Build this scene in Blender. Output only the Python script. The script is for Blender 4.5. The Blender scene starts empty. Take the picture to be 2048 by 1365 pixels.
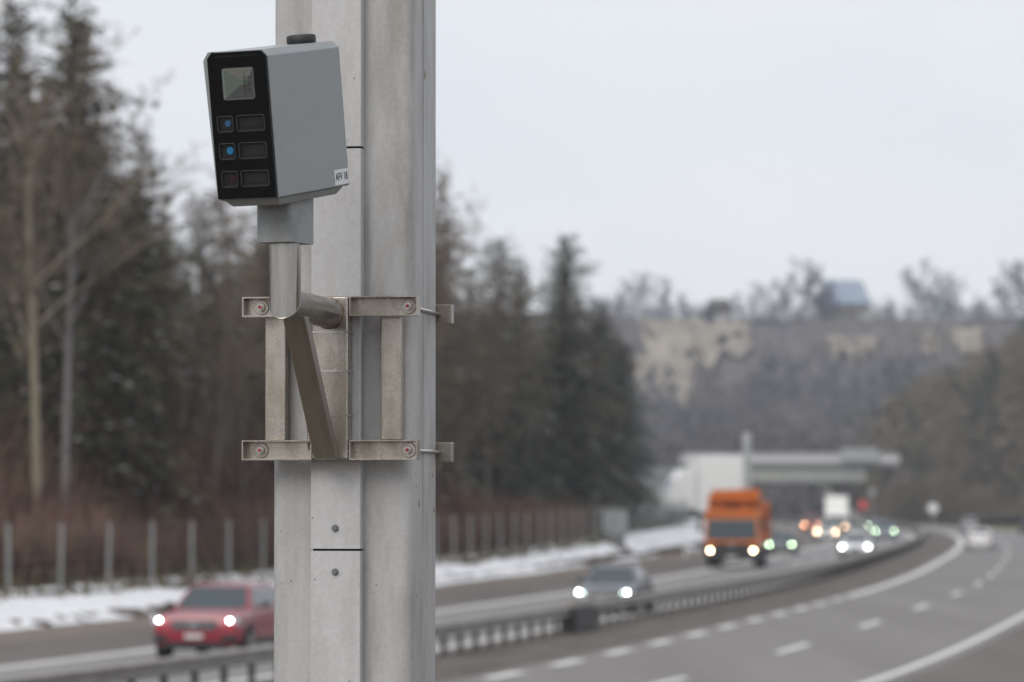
import bpy, math, random
import numpy as np
from mathutils import Vector, Matrix

R = math.radians
scene = bpy.context.scene
col = scene.collection
rng = np.random.default_rng(7)
random.seed(7)

# ------------------------------------------------------------------ camera
CAM_Z = 3.4
cd = bpy.data.cameras.new('camera')
cam = bpy.data.objects.new('camera', cd)
col.objects.link(cam)
cam.location = (0, 0, CAM_Z)
cam.rotation_euler = (R(90 + 2.4), 0, 0)
cd.sensor_width = 36.0
cd.lens = 135.0
cd.clip_start = 0.5
cd.clip_end = 8000
cd.dof.use_dof = True
cd.dof.focus_distance = 9.35
cd.dof.aperture_fstop = 4.9
scene.camera = cam

# ------------------------------------------------------------------ world (overcast)
SUN_EL, SUN_AZ = R(37), R(206)
w = bpy.data.worlds.new('World')
scene.world = w
w.use_nodes = True
nt = w.node_tree
nt.nodes.clear()
out = nt.nodes.new('ShaderNodeOutputWorld')
bg = nt.nodes.new('ShaderNodeBackground')
sky = nt.nodes.new('ShaderNodeTexSky')
sky.sky_type = 'NISHITA'
sky.sun_disc = False
sky.sun_elevation = SUN_EL
sky.sun_rotation = SUN_AZ
tc = nt.nodes.new('ShaderNodeTexCoord')
nz = nt.nodes.new('ShaderNodeTexNoise')
nz.inputs['Scale'].default_value = 5.0
nz.inputs['Detail'].default_value = 3.0
mp = nt.nodes.new('ShaderNodeMapping')
mp.inputs['Scale'].default_value = (1, 1, 2.6)
ramp = nt.nodes.new('ShaderNodeValToRGB')
ramp.color_ramp.elements[0].position = 0.36
ramp.color_ramp.elements[0].color = (7.45, 7.65, 8.15, 1)
ramp.color_ramp.elements[1].position = 0.66
ramp.color_ramp.elements[1].color = (8.1, 8.2, 8.5, 1)
mix = nt.nodes.new('ShaderNodeMix')
mix.data_type = 'RGBA'
mix.inputs[0].default_value = 0.94
nt.links.new(tc.outputs['Generated'], mp.inputs['Vector'])
nt.links.new(mp.outputs[0], nz.inputs['Vector'])
nt.links.new(nz.outputs['Fac'], ramp.inputs[0])
nt.links.new(sky.outputs[0], mix.inputs[6])
nt.links.new(ramp.outputs[0], mix.inputs[7])
nt.links.new(mix.outputs[2], bg.inputs['Color'])
bg.inputs['Strength'].default_value = 0.1
nt.links.new(bg.outputs[0], out.inputs[0])

sd = bpy.data.lights.new('sun', 'SUN')
sd.energy = 1.5
sd.angle = R(35)
sd.color = (1, 0.95, 0.87)
sun = bpy.data.objects.new('sun', sd)
col.objects.link(sun)
sdir = Vector((math.sin(SUN_AZ) * math.cos(SUN_EL), math.cos(SUN_AZ) * math.cos(SUN_EL), math.sin(SUN_EL)))
sun.rotation_euler = sdir.to_track_quat('Z', 'Y').to_euler()

vs = scene.view_settings
vs.view_transform = 'Standard'
vs.look = 'None'
vs.exposure = 0.17
vs.gamma = 1.0
scene.cycles.use_denoising = True
scene.cycles.max_bounces = 6
scene.cycles.volume_bounces = 1
scene.cycles.sample_clamp_indirect = 3.0
scene.cycles.volume_step_rate = 8.0

# ------------------------------------------------------------------ materials
def mat(name, base, rough=0.6, metal=0.0, var=0.0, scale=6.0, col2=None, bump=0.0, bscale=40.0,
        coords='Object', stretch=(1, 1, 1), lo=0.35, hi=0.65, spec=0.5, objrand=0.0, coat=0.0, detail=4.0, rvar=0.0):
    m = bpy.data.materials.new(name)
    m.use_nodes = True
    n, l = m.node_tree.nodes, m.node_tree.links
    b = n['Principled BSDF']
    b.inputs['Base Color'].default_value = (*base, 1)
    b.inputs['Roughness'].default_value = rough
    b.inputs['Metallic'].default_value = metal
    b.inputs['Specular IOR Level'].default_value = spec
    if coat:
        b.inputs['Coat Weight'].default_value = coat
        b.inputs['Coat Roughness'].default_value = 0.08
    src = None
    if col2 is not None or bump or rvar:
        t = n.new('ShaderNodeTexCoord')
        mp_ = n.new('ShaderNodeMapping')
        mp_.inputs['Scale'].default_value = stretch
        l.new(t.outputs[coords], mp_.inputs['Vector'])
    if col2 is not None:
        z = n.new('ShaderNodeTexNoise')
        z.inputs['Scale'].default_value = scale
        z.inputs['Detail'].default_value = detail
        z.inputs['Roughness'].default_value = 0.62
        l.new(mp_.outputs[0], z.inputs['Vector'])
        r = n.new('ShaderNodeValToRGB')
        r.color_ramp.elements[0].position = lo
        r.color_ramp.elements[0].color = (*base, 1)
        r.color_ramp.elements[1].position = hi
        r.color_ramp.elements[1].color = (*col2, 1)
        l.new(z.outputs['Fac'], r.inputs[0])
        src = r.outputs[0]
        if rvar:
            mr = n.new('ShaderNodeMapRange')
            mr.inputs['From Min'].default_value = 0.3
            mr.inputs['From Max'].default_value = 0.7
            mr.inputs['To Min'].default_value = rough - rvar
            mr.inputs['To Max'].default_value = rough + rvar
            l.new(z.outputs['Fac'], mr.inputs['Value'])
            l.new(mr.outputs[0], b.inputs['Roughness'])
    if objrand:
        oi = n.new('ShaderNodeObjectInfo')
        hv = n.new('ShaderNodeHueSaturation')
        m1 = n.new('ShaderNodeMapRange')
        m1.inputs['To Min'].default_value = 1 - objrand
        m1.inputs['To Max'].default_value = 1 + objrand
        l.new(oi.outputs['Random'], m1.inputs['Value'])
        l.new(m1.outputs[0], hv.inputs['Value'])
        if src is None:
            hv.inputs['Color'].default_value = (*base, 1)
        else:
            l.new(src, hv.inputs['Color'])
        src = hv.outputs[0]
    if src is not None:
        l.new(src, b.inputs['Base Color'])
    if bump:
        z2 = n.new('ShaderNodeTexNoise')
        z2.inputs['Scale'].default_value = bscale
        z2.inputs['Detail'].default_value = 5.0
        l.new(mp_.outputs[0], z2.inputs['Vector'])
        bp = n.new('ShaderNodeBump')
        bp.inputs['Strength'].default_value = bump
        bp.inputs['Distance'].default_value = 0.01
        l.new(z2.outputs['Fac'], bp.inputs['Height'])
        l.new(bp.outputs[0], b.inputs['Normal'])
    return m

def lamp_mat(name, color, strength):
    m = bpy.data.materials.new(name)
    m.use_nodes = True
    b = m.node_tree.nodes['Principled BSDF']
    b.inputs['Base Color'].default_value = (0.8, 0.8, 0.8, 1)
    b.inputs['Emission Color'].default_value = (*color, 1)
    b.inputs['Emission Strength'].default_value = strength
    m.cycles.emission_sampling = 'NONE'
    return m

def paint_mat(name, base, dirt, speck=True):
    """Painted steel: grime in soft vertical blotches, fine specks, tiny relief."""
    m = mat(name, base, rough=0.48, col2=dirt, scale=5.0, stretch=(2.2, 2.2, 0.55), lo=0.42, hi=0.85, bump=0.06, bscale=420, spec=0.4, detail=7)
    n, l = m.node_tree.nodes, m.node_tree.links
    b = n['Principled BSDF']
    link = [k for k in l if k.to_socket == b.inputs['Base Color']][0]
    src = link.from_socket
    t = n.new('ShaderNodeTexCoord')
    if speck:
        v = n.new('ShaderNodeTexVoronoi')
        v.inputs['Scale'].default_value = 26.0
        v.inputs['Randomness'].default_value = 1.0
        l.new(t.outputs['Object'], v.inputs['Vector'])
        cr = n.new('ShaderNodeValToRGB')
        cr.color_ramp.elements[0].position = 0.035
        cr.color_ramp.elements[0].color = (1, 1, 1, 1)
        cr.color_ramp.elements[1].position = 0.06
        cr.color_ramp.elements[1].color = (0, 0, 0, 1)
        l.new(v.outputs['Distance'], cr.inputs[0])
        z = n.new('ShaderNodeTexNoise')
        z.inputs['Scale'].default_value = 9.0
        l.new(t.outputs['Object'], z.inputs['Vector'])
        c2 = n.new('ShaderNodeValToRGB')
        c2.color_ramp.elements[0].position = 0.56
        c2.color_ramp.elements[1].position = 0.62
        l.new(z.outputs['Fac'], c2.inputs[0])
        mu = n.new('ShaderNodeMath')
        mu.operation = 'MULTIPLY'
        l.new(cr.outputs[0], mu.inputs[0])
        l.new(c2.outputs[0], mu.inputs[1])
        mx = n.new('ShaderNodeMix')
        mx.data_type = 'RGBA'
        mx.inputs[7].default_value = (0.12, 0.11, 0.09, 1)
        l.new(mu.outputs[0], mx.inputs[0])
        l.new(src, mx.inputs[6])
        src = mx.outputs[2]
    # faint mottled film
    z3 = n.new('ShaderNodeTexNoise')
    z3.inputs['Scale'].default_value = 90.0
    z3.inputs['Detail'].default_value = 6.0
    l.new(t.outputs['Object'], z3.inputs['Vector'])
    mr = n.new('ShaderNodeMapRange')
    mr.inputs['From Min'].default_value = 0.3
    mr.inputs['From Max'].default_value = 0.7
    mr.inputs['To Min'].default_value = 0.93
    mr.inputs['To Max'].default_value = 1.05
    l.new(z3.outputs['Fac'], mr.inputs['Value'])
    hv = n.new('ShaderNodeHueSaturation')
    l.new(src, hv.inputs['Color'])
    l.new(mr.outputs[0], hv.inputs['Value'])
    l.new(hv.outputs[0], b.inputs['Base Color'])
    return m

M = {}
M['post'] = paint_mat('post_paint', (0.43, 0.43, 0.435), (0.21, 0.20, 0.175))
M['cover'] = paint_mat('cover_paint', (0.49, 0.49, 0.50), (0.36, 0.355, 0.34))
M['housing'] = mat('housing_paint', (0.255, 0.278, 0.29), rough=0.3, col2=(0.228, 0.248, 0.258), scale=14, lo=0.3, hi=0.8, bump=0.14, bscale=900, detail=6)
M['collar'] = mat('collar_paint', (0.27, 0.285, 0.295), rough=0.5, col2=(0.11, 0.11, 0.105), scale=9, lo=0.5, hi=0.85, bump=0.05, bscale=300)
M['steel'] = mat('stainless_steel', (0.44, 0.405, 0.36), rough=0.27, metal=0.93, col2=(0.22, 0.185, 0.145), scale=11, stretch=(1.6, 1.6, 0.7), lo=0.42, hi=0.78, bump=0.05, bscale=160, rvar=0.08, detail=6)
M['steel_dark'] = mat('tarnished_steel', (0.36, 0.335, 0.30), rough=0.40, metal=0.88, col2=(0.27, 0.24, 0.205), scale=7, stretch=(4, 1, 0.7), lo=0.4, hi=0.75, bump=0.05, bscale=160, rvar=0.08)
M['pipe'] = mat('brushed_pipe_steel', (0.37, 0.355, 0.33), rough=0.26, metal=0.95, col2=(0.29, 0.27, 0.245), scale=12, stretch=(5, 0.7, 0.4), lo=0.4, hi=0.75, bump=0.03, bscale=120, rvar=0.07)
M['weld'] = mat('weld_bead', (0.5, 0.44, 0.36), rough=0.4, metal=0.8, col2=(0.18, 0.12, 0.08), scale=60)
M['bolt'] = mat('bolt_steel', (0.45, 0.435, 0.41), rough=0.22, metal=0.9)
M['bolt_grey'] = mat('bolt_grey', (0.16, 0.165, 0.17), rough=0.5, metal=0.4)
M['redmark'] = mat('red_marker', (0.32, 0.025, 0.022), rough=0.6)
M['black'] = mat('black_panel', (0.006, 0.0065, 0.008), rough=0.3, col2=(0.009, 0.009, 0.010), scale=60, spec=0.12)
M['black_rubber'] = mat('black_plastic', (0.02, 0.021, 0.023), rough=0.55)
M['winrecess'] = mat('window_recess', (0.030, 0.027, 0.029), rough=0.3)
M['winrim'] = mat('window_rim', (0.075, 0.075, 0.078), rough=0.35, metal=0.2)
M['bluelens'] = mat('blue_lens', (0.03, 0.27, 0.60), rough=0.15)
M['bluelens2'] = mat('dim_blue_lens', (0.06, 0.17, 0.36), rough=0.2)
M['redlens'] = mat('red_lens', (0.06, 0.018, 0.024), rough=0.3)
M['reflector'] = mat('flash_reflector_lit', (0.55, 0.56, 0.55), rough=0.3, metal=0.55)
M['reflector_sheen'] = mat('flash_reflector_green_sheen', (0.26, 0.34, 0.30), rough=0.3, metal=0.5)
M['reflector_shaded'] = mat('flash_reflector_shaded', (0.20, 0.20, 0.20), rough=0.3, metal=0.5)
M['sticker'] = mat('sticker_white', (0.66, 0.68, 0.70), rough=0.4)
M['ink'] = mat('black_ink', (0.012, 0.012, 0.013), rough=0.6)
M['gap'] = mat('dark_gap_and_shade', (0.01, 0.01, 0.01), rough=0.9)
M['chip'] = mat('paint_chip', (0.13, 0.125, 0.055), rough=0.9)

gl = bpy.data.materials.new('clear_pane')
gl.use_nodes = True
gb = gl.node_tree.nodes['Principled BSDF']
gb.inputs['Base Color'].default_value = (0.02, 0.02, 0.02, 1)
gb.inputs['Roughness'].default_value = 0.06
gb.inputs['Alpha'].default_value = 0.14
M['glass'] = gl

M['asphalt'] = mat('asphalt', (0.155, 0.143, 0.138), rough=0.72, col2=(0.20, 0.187, 0.18), scale=0.35, stretch=(1.0, 0.06, 1), lo=0.35, hi=0.7, bump=0.3, bscale=30, spec=0.45)
M['asphalt_pale'] = mat('pale_asphalt', (0.185, 0.176, 0.173), rough=0.7, col2=(0.225, 0.215, 0.21), scale=0.3, stretch=(1.0, 0.06, 1), lo=0.35, hi=0.7, bump=0.3, bscale=30, spec=0.45)
M['shoulder'] = mat('shoulder_asphalt', (0.105, 0.093, 0.086), rough=0.8, col2=(0.135, 0.118, 0.108), scale=0.4, stretch=(1, 0.1, 1), bump=0.3, bscale=20, spec=0.35)
M['gravel'] = mat('gravel_verge', (0.155, 0.132, 0.115), rough=0.95, col2=(0.21, 0.18, 0.155), scale=0.8, bump=0.5, bscale=12, spec=0.2)
M['median'] = mat('median_soil', (0.10, 0.088, 0.078), rough=0.95, col2=(0.145, 0.128, 0.115), scale=0.9, stretch=(1, 0.25, 1), bump=0.5, bscale=9, spec=0.2)
M['paint'] = mat('road_paint', (0.74, 0.73, 0.71), rough=0.75, col2=(0.58, 0.57, 0.55), scale=1.2, lo=0.4, hi=0.8)
M['paint_dull'] = mat('worn_road_paint', (0.60, 0.59, 0.58), rough=0.8, col2=(0.48, 0.47, 0.465), scale=1.0)
M['grass'] = mat('winter_grass', (0.125, 0.108, 0.085), rough=1, col2=(0.165, 0.145, 0.115), scale=0.05, spec=0.1)
M['litter'] = mat('leaf_litter', (0.060, 0.046, 0.036), rough=1, col2=(0.085, 0.062, 0.05), scale=0.3, spec=0.1)
M['snow'] = mat('snow_surface', (0.80, 0.81, 0.83), rough=0.85, col2=(0.66, 0.66, 0.68), scale=1.6, lo=0.45, hi=0.75, bump=0.6, bscale=3, spec=0.2)
M['rail'] = mat('galvanised_rail', (0.30, 0.285, 0.265), rough=0.6, metal=0.2, col2=(0.21, 0.195, 0.18), scale=1.5)
M['railpost'] = mat('rail_post_steel', (0.07, 0.065, 0.06), rough=0.7, metal=0.1, col2=(0.05, 0.045, 0.04), scale=4)
M['fencepost'] = mat('galvanised_post', (0.30, 0.315, 0.315), rough=0.6, metal=0.3)
M['wire'] = mat('fence_wire', (0.18, 0.18, 0.18), rough=0.6, metal=0.4)
M['bark'] = mat('bark', (0.11, 0.088, 0.068), rough=0.95, col2=(0.16, 0.13, 0.10), scale=3, stretch=(3, 3, 0.4), objrand=0.2)
M['bark_pale'] = mat('pale_bark', (0.24, 0.20, 0.14), rough=0.95, col2=(0.29, 0.25, 0.19), scale=3, stretch=(3, 3, 0.4))
M['bark_grey'] = mat('grey_bark', (0.19, 0.175, 0.17), rough=0.95, col2=(0.25, 0.235, 0.23), scale=3, stretch=(3, 3, 0.4))
M['needle'] = mat('spruce_needles', (0.066, 0.072, 0.040), rough=0.8, col2=(0.115, 0.105, 0.06), scale=0.7, objrand=0.3, spec=0.25)
M['needle_b'] = mat('brown_needles', (0.125, 0.098, 0.058), rough=0.85, col2=(0.16, 0.122, 0.08), scale=0.7, objrand=0.25, spec=0.2)
M['needle_blue'] = mat('blue_green_needles', (0.062, 0.076, 0.055), rough=0.8, col2=(0.10, 0.105, 0.075), scale=0.7, objrand=0.2, spec=0.25)
M['twig'] = mat('bare_twigs', (0.155, 0.122, 0.092), rough=0.95, col2=(0.19, 0.155, 0.115), scale=0.5, objrand=0.2, spec=0.15)
M['bramble'] = mat('red_brown_twigs', (0.155, 0.092, 0.076), rough=0.95, col2=(0.175, 0.122, 0.085), scale=0.13, spec=0.15)
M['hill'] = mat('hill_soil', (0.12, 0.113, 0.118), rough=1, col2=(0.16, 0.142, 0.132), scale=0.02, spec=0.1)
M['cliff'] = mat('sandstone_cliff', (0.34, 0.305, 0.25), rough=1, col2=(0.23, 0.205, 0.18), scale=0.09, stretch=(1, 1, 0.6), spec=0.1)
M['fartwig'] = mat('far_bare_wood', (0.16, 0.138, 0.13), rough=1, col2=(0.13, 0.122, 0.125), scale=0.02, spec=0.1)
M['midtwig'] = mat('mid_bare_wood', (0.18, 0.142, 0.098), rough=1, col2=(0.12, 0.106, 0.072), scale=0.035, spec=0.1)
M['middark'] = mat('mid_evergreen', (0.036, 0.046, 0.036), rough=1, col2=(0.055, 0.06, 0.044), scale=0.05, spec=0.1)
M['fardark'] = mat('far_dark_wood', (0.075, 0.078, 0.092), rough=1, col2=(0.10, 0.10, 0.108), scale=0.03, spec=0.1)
M['green'] = mat('green_verge', (0.12, 0.125, 0.055), rough=1, col2=(0.15, 0.135, 0.08), scale=0.08, spec=0.1)
M['concrete'] = mat('concrete', (0.36, 0.37, 0.34), rough=0.85, col2=(0.30, 0.31, 0.285), scale=0.4)
M['concrete_d'] = mat('weathered_concrete', (0.22, 0.225, 0.225), rough=0.9, col2=(0.17, 0.175, 0.175), scale=0.5)
M['mast'] = mat('mast_paint', (0.46, 0.46, 0.47), rough=0.6)
M['whitepaint'] = mat('white_body', (0.84, 0.84, 0.82), rough=0.4, coat=0.2)
M['tyre'] = mat('tyre_rubber', (0.012, 0.012, 0.012), rough=0.85)
M['rim'] = mat('alloy_rim', (0.35, 0.35, 0.36), rough=0.3, metal=0.9)
M['carglass'] = mat('car_glass', (0.035, 0.052, 0.06), rough=0.1, spec=0.6)
M['carglass'].node_tree.nodes['Principled BSDF'].inputs['IOR'].default_value = 1.55
M['plastic'] = mat('black_trim', (0.018, 0.018, 0.02), rough=0.5)
M['chrome'] = mat('grille_chrome', (0.35, 0.36, 0.38), rough=0.25, metal=0.9)
M['plate'] = mat('plate_white', (0.6, 0.6, 0.58), rough=0.5)
M['roofsnow'] = mat('blue_grey_roof', (0.27, 0.32, 0.40), rough=0.7)
M['wallcream'] = mat('cream_wall', (0.50, 0.46, 0.36), rough=0.9)
M['walldark'] = mat('dark_timber', (0.09, 0.075, 0.065), rough=0.9)
M['pane'] = mat('window_pane', (0.05, 0.055, 0.06), rough=0.1)
M['cabinet'] = mat('grey_cabinet', (0.30, 0.325, 0.325), rough=0.6, metal=0.2)
M['signwhite'] = mat('sign_white', (0.70, 0.70, 0.70), rough=0.6)
M['signred'] = mat('sign_red', (0.45, 0.05, 0.04), rough=0.5)
M['taillight'] = mat('tail_lamp_red', (0.25, 0.015, 0.015), rough=0.3)
M['orange'] = mat('orange_paint', (0.62, 0.165, 0.02), rough=0.4, coat=0.3, col2=(0.50, 0.12, 0.015), scale=1.2, lo=0.4, hi=0.8)

# ------------------------------------------------------------------ mesh helpers
class MB:
    def __init__(s):
        s.v, s.f = [], []
    def add(s, vs_, fs):
        o = len(s.v)
        s.v += [tuple(p) for p in vs_]
        s.f += [tuple(i + o for i in f) for f in fs]
        return s
    def box(s, x0, x1, y0, y1, z0, z1):
        return s.add([(x0, y0, z0), (x1, y0, z0), (x1, y1, z0), (x0, y1, z0), (x0, y0, z1), (x1, y0, z1), (x1, y1, z1), (x0, y1, z1)],
                     [(0, 3, 2, 1), (4, 5, 6, 7), (0, 1, 5, 4), (1, 2, 6, 5), (2, 3, 7, 6), (3, 0, 4, 7)])
    def hexa(s, b, t):
        """two quads (4 pts each, counter-clockwise from above)"""
        return s.add(list(b) + list(t), [(0, 3, 2, 1), (4, 5, 6, 7), (0, 1, 5, 4), (1, 2, 6, 5), (2, 3, 7, 6), (3, 0, 4, 7)])
    def prism(s, poly, axis, a, b):
        """extrude 2-D polygon along axis ('x','y','z') from a to b"""
        def P(p, t):
            return {'x': (t, p[0], p[1]), 'y': (p[0], t, p[1]), 'z': (p[0], p[1], t)}[axis]
        n = len(poly)
        vs_ = [P(p, a) for p in poly] + [P(p, b) for p in poly]
        fs = [tuple(range(n))[::-1], tuple(range(n, 2 * n))]
        fs += [(i, (i + 1) % n, n + (i + 1) % n, n + i) for i in range(n)]
        return s.add(vs_, fs)
    def tube(s, path, rad, seg=10, cap=True):
        path = [Vector(p) for p in path]
        if not hasattr(rad, '__len__'):
            rad = [rad] * len(path)
        n = len(path)
        base = len(s.v)
        ref = None
        for i, p in enumerate(path):
            d0 = (path[i] - path[i - 1]).normalized() if i else None
            d1 = (path[i + 1] - path[i]).normalized() if i < n - 1 else None
            t = (d0 + d1).normalized() if d0 and d1 else (d0 or d1)
            if ref is None:
                a = Vector((1, 0, 0)) if abs(t.x) < 0.9 else Vector((0, 1, 0))
                ref = t.cross(a).normalized()
            d = d1 or d0
            dd = d0 or d1
            # carry ring from previous, project onto bisector plane
            u = (ref - dd * ref.dot(dd)).normalized()
            v = dd.cross(u).normalized()
            for k in range(seg):
                an = 2 * math.pi * k / seg
                q = (u * math.cos(an) + v * math.sin(an)) * rad[i]
                if d0 and d1:
                    q = q - dd * (q.dot(t) / max(0.2, dd.dot(t)))
                s.v.append(tuple(p + q))
            if d0 and d1:
                ref = u - t * 0
                # parallel transport to the next direction
                rot = d0.rotation_difference(d1)
                ref = rot @ u
        for i in range(n - 1):
            for k in range(seg):
                a = base + i * seg + k
                b = base + i * seg + (k + 1) % seg
                s.f.append((a, b, b + seg, a + seg))
        if cap:
            s.f.append(tuple(base + k for k in range(seg))[::-1])
            s.f.append(tuple(base + (n - 1) * seg + k for k in range(seg)))
        return s
    def disc(s, c, axis, r, depth, seg=20, r2=None):
        c = Vector(c)
        ax = Vector(axis).normalized()
        return s.tube([c, c + ax * depth], [r, r if r2 is None else r2], seg)
    def build(s, name, m, parent=None, smooth=False, bevel=0.0, seg=2):
        me = bpy.data.meshes.new(name)
        me.from_pydata(s.v, [], s.f)
        me.update()
        me.materials.append(m)
        o = bpy.data.objects.new(name, me)
        col.objects.link(o)
        if smooth:
            for p in me.polygons:
                p.use_smooth = True
            me.set_sharp_from_angle(angle=R(38))
        if parent is not None:
            o.parent = parent
        if bevel:
            b = o.modifiers.new('bevel', 'BEVEL')
            b.width = bevel
            b.segments = seg
            b.limit_method = 'ANGLE'
            b.angle_limit = R(35)
            for p in me.polygons:
                p.use_smooth = True
            b.harden_normals = True
        return o

def np_mesh(name, verts, faces, m, parent=None, link=True):
    """verts (N,3), faces (M,k) arrays"""
    me = bpy.data.meshes.new(name)
    verts = np.asarray(verts, dtype=np.float32)
    faces = np.asarray(faces, dtype=np.int32)
    k = faces.shape[1]
    me.vertices.add(len(verts))
    me.vertices.foreach_set('co', verts.ravel())
    me.loops.add(faces.size)
    me.loops.foreach_set('vertex_index', faces.ravel())
    me.polygons.add(len(faces))
    me.polygons.foreach_set('loop_start', np.arange(0, faces.size, k, dtype=np.int32))
    me.update(calc_edges=True)
    me.validate()
    me.materials.append(m)
    if not link:
        return me
    o = bpy.data.objects.new(name, me)
    col.objects.link(o)
    if parent is not None:
        o.parent = parent
    return o

def tag(o, label=None, cat=None, group=None, kind=None):
    if label: o['label'] = label
    if cat: o['category'] = cat
    if group: o['group'] = group
    if kind: o['kind'] = kind
    return o

def empty(name, loc=(0, 0, 0), rot=(0, 0, 0), scale=1.0):
    o = bpy.data.objects.new(name, None)
    o.empty_display_size = 0.2
    col.objects.link(o)
    o.location = loc
    o.rotation_euler = rot
    o.scale = (scale,) * 3
    return o

def share(name, me, parent, loc=(0, 0, 0), rot=(0, 0, 0)):
    o = bpy.data.objects.new(name, me)
    col.objects.link(o)
    o.parent = parent
    o.location = loc
    o.rotation_euler = rot
    return o

# ------------------------------------------------------------------ road axis
_D = np.array([0, 30, 60, 75.2, 85.6, 102.8, 126, 151, 182.6, 248.7, 307, 373, 440, 493, 560, 620, 700, 800, 900], float)
_X = np.array([-20, -11.5, -3.9, -0.14, 2.1, 5.43, 9.8, 14.3, 19.2, 28.4, 35.9, 43.3, 49.6, 52.6, 52.5, 47.5, 37, 18, -6], float)
_dd = np.arange(0, 901, 1.0)
_xx = np.interp(_dd, _D, _X)
for _ in range(3):
    k = np.hanning(31); k /= k.sum()
    pad = np.concatenate([2 * _xx[0] - _xx[15:0:-1], _xx, 2 * _xx[-1] - _xx[-2:-17:-1]])
    _xx = np.convolve(pad, k, 'valid')
_tt = np.gradient(_xx)
def refx(d): return float(np.interp(d, _dd, _xx))
def slope(d): return float(np.interp(d, _dd, _tt))
def rp(d, o, z=0.0):
    s = slope(d)
    n = math.hypot(1, s)
    return Vector((refx(d) + o / n, d - o * s / n, z))
def heading(d): return math.atan2(slope(d), 1.0)   # clockwise from +Y

def bank_h(d): return float(np.interp(d, [0, 190, 250, 300, 420], [0.75, 0.8, 1.25, 1.6, 1.8]))
def bank_z(o, d):
    """ground height left of the shoulder"""
    b = bank_h(d)
    if o > -18.6: return 0.0
    if o > -21.2:
        t = (-18.6 - o) / 2.6
        return b * t * t * (3 - 2 * t)
    rise = float(np.interp(d, [0, 250, 300, 340], [0.13, 0.11, 0.03, 0.0]))
    return b + max(0, (-24 - o)) * rise

def strip(name, o0, o1, d0, d1, z, m, step=5.0, parent=None, cols=1, zf=None, kind='structure'):
    vs_, fs = [], []
    ds = np.arange(d0, d1 + 1e-6, step)
    os_ = np.linspace(o0, o1, cols + 1)
    for d in ds:
        for o in os_:
            vs_.append(rp(d, o, (zf(o, d) if zf else 0) + z))
    c = cols + 1
    for i in range(len(ds) - 1):
        for j in range(cols):
            a = i * c + j
            fs.append((a, a + 1, a + c + 1, a + c))
    ob = np_mesh(name, [tuple(v) for v in vs_], fs, m, parent)
    if parent is None:
        ob['kind'] = kind
    return ob

# ------------------------------------------------------------------ ground and roads
g = MB().add([(-3000, -300, -0.03), (3000, -300, -0.03), (3000, 5000, -0.03), (-3000, 5000, -0.03)], [(0, 1, 2, 3)])
tag(g.build('ground', M['grass']), kind='structure')
strip('median', -3.9, -0.45, 20, 780, 0.004, M['median'])
road_r = strip('outbound_road', -0.6, 7.9, 20, 780, 0.0, M['asphalt'])
road_l = strip('oncoming_road', -11.2, -3.8, 20, 780, 0.0, M['asphalt_pale'])
strip('outer_shoulder', 7.8, 13.5, 20, 780, -0.004, M['shoulder'])
strip('lay_by', -15.4, -11.1, 20, 780, -0.004, M['shoulder'])
strip('gravel_verge', -19.4, -15.3, 20, 780, -0.008, M['gravel'])
strip('verge', 13.4, 24, 20, 780, -0.012, M['median'])
strip('forest_floor', -18.5, -150, 40, 330, 0.0, M['litter'], step=6, cols=44, zf=bank_z)
strip('slip_road_bank', -18.5, -60, 330, 430, 0.0, M['grass'], step=6, cols=20, zf=bank_z)

# painted lines
strip('edge_line', 7.3, 7.52, 20, 780, 0.005, M['paint'], parent=road_r)
strip('inner_edge_line', -0.12, 0.22, 138.5, 700, 0.008, M['paint'], parent=road_r, step=4)
strip('outer_edge_line', -11.0, -10.45, 20, 700, 0.005, M['paint_dull'], parent=road_l)
strip('median_edge_line', -4.5, -4.2, 20, 700, 0.005, M['paint'], parent=road_l)
d = 50.5
while d < 137:
    strip('lane_marking', -0.12, 0.22, d, d + 2.9, 0.008, M['paint'], step=1.45, parent=road_r)
    d += 5.9
d = 52.3
while d < 420:
    strip('lane_marking', 3.55, 3.78, d, d + 5.6, 0.005, M['paint'], step=2.8, parent=road_r)
    d += 17.6
d = 210.0
while d < 420:
    strip('lane_marking', -7.75, -7.55, d, d + 5.6, 0.005, M['paint'], step=2.8, parent=road_l)
    d += 17.6

# snow lying on the bank
def snow_strip(name, oc, wid, d0, d1, seed, label, thick=0.06, cuts=()):
    r = np.random.default_rng(seed)
    ds = np.arange(d0, d1, 0.6)
    n = len(ds)
    def wob(amp):
        q = r.normal(0, 1, n)
        k1, k2 = np.hanning(25), np.hanning(5)
        return amp * (2.6 * np.convolve(q, k1 / k1.sum(), 'same') + 0.5 * np.convolve(r.normal(0, 1, n), k2 / k2.sum(), 'same'))
    lo, hi = oc + wid / 2 + wob(0.22), oc - wid / 2 + wob(0.3)
    vs_, fs = [], []
    C = 7
    for i, d_ in enumerate(ds):
        for j in range(C):
            t = j / (C - 1)
            o = lo[i] * (1 - t) + hi[i] * t
            h = thick * math.sin(math.pi * t) ** 0.5 + r.uniform(0, 0.05) * math.sin(math.pi * t)
            vs_.append(tuple(rp(d_, o, bank_z(o, d_) + (h if 0 < j < C - 1 else -0.02))))
    for i in range(n - 1):
        if any(a < ds[i] < b for a, b in cuts): continue
        for j in range(C - 1):
            if r.random() < 0.02: continue
            a = i * C + j
            fs.append((a, a + 1, a + C + 1, a + C))
    o = np_mesh(name, vs_, fs, M['snow'])
    for p in o.data.polygons: p.use_smooth = True
    return tag(o, label, 'snow', kind='stuff')
snow_strip('snow_patch', -19.45, 2.4, 78, 232, 3, 'white snow lying along the foot of the left bank', cuts=())
snow_strip('snow_patch', -21.3, 1.15, 78, 232, 9, 'thin strip of old snow at the fence line on the left', 0.05)
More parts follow.
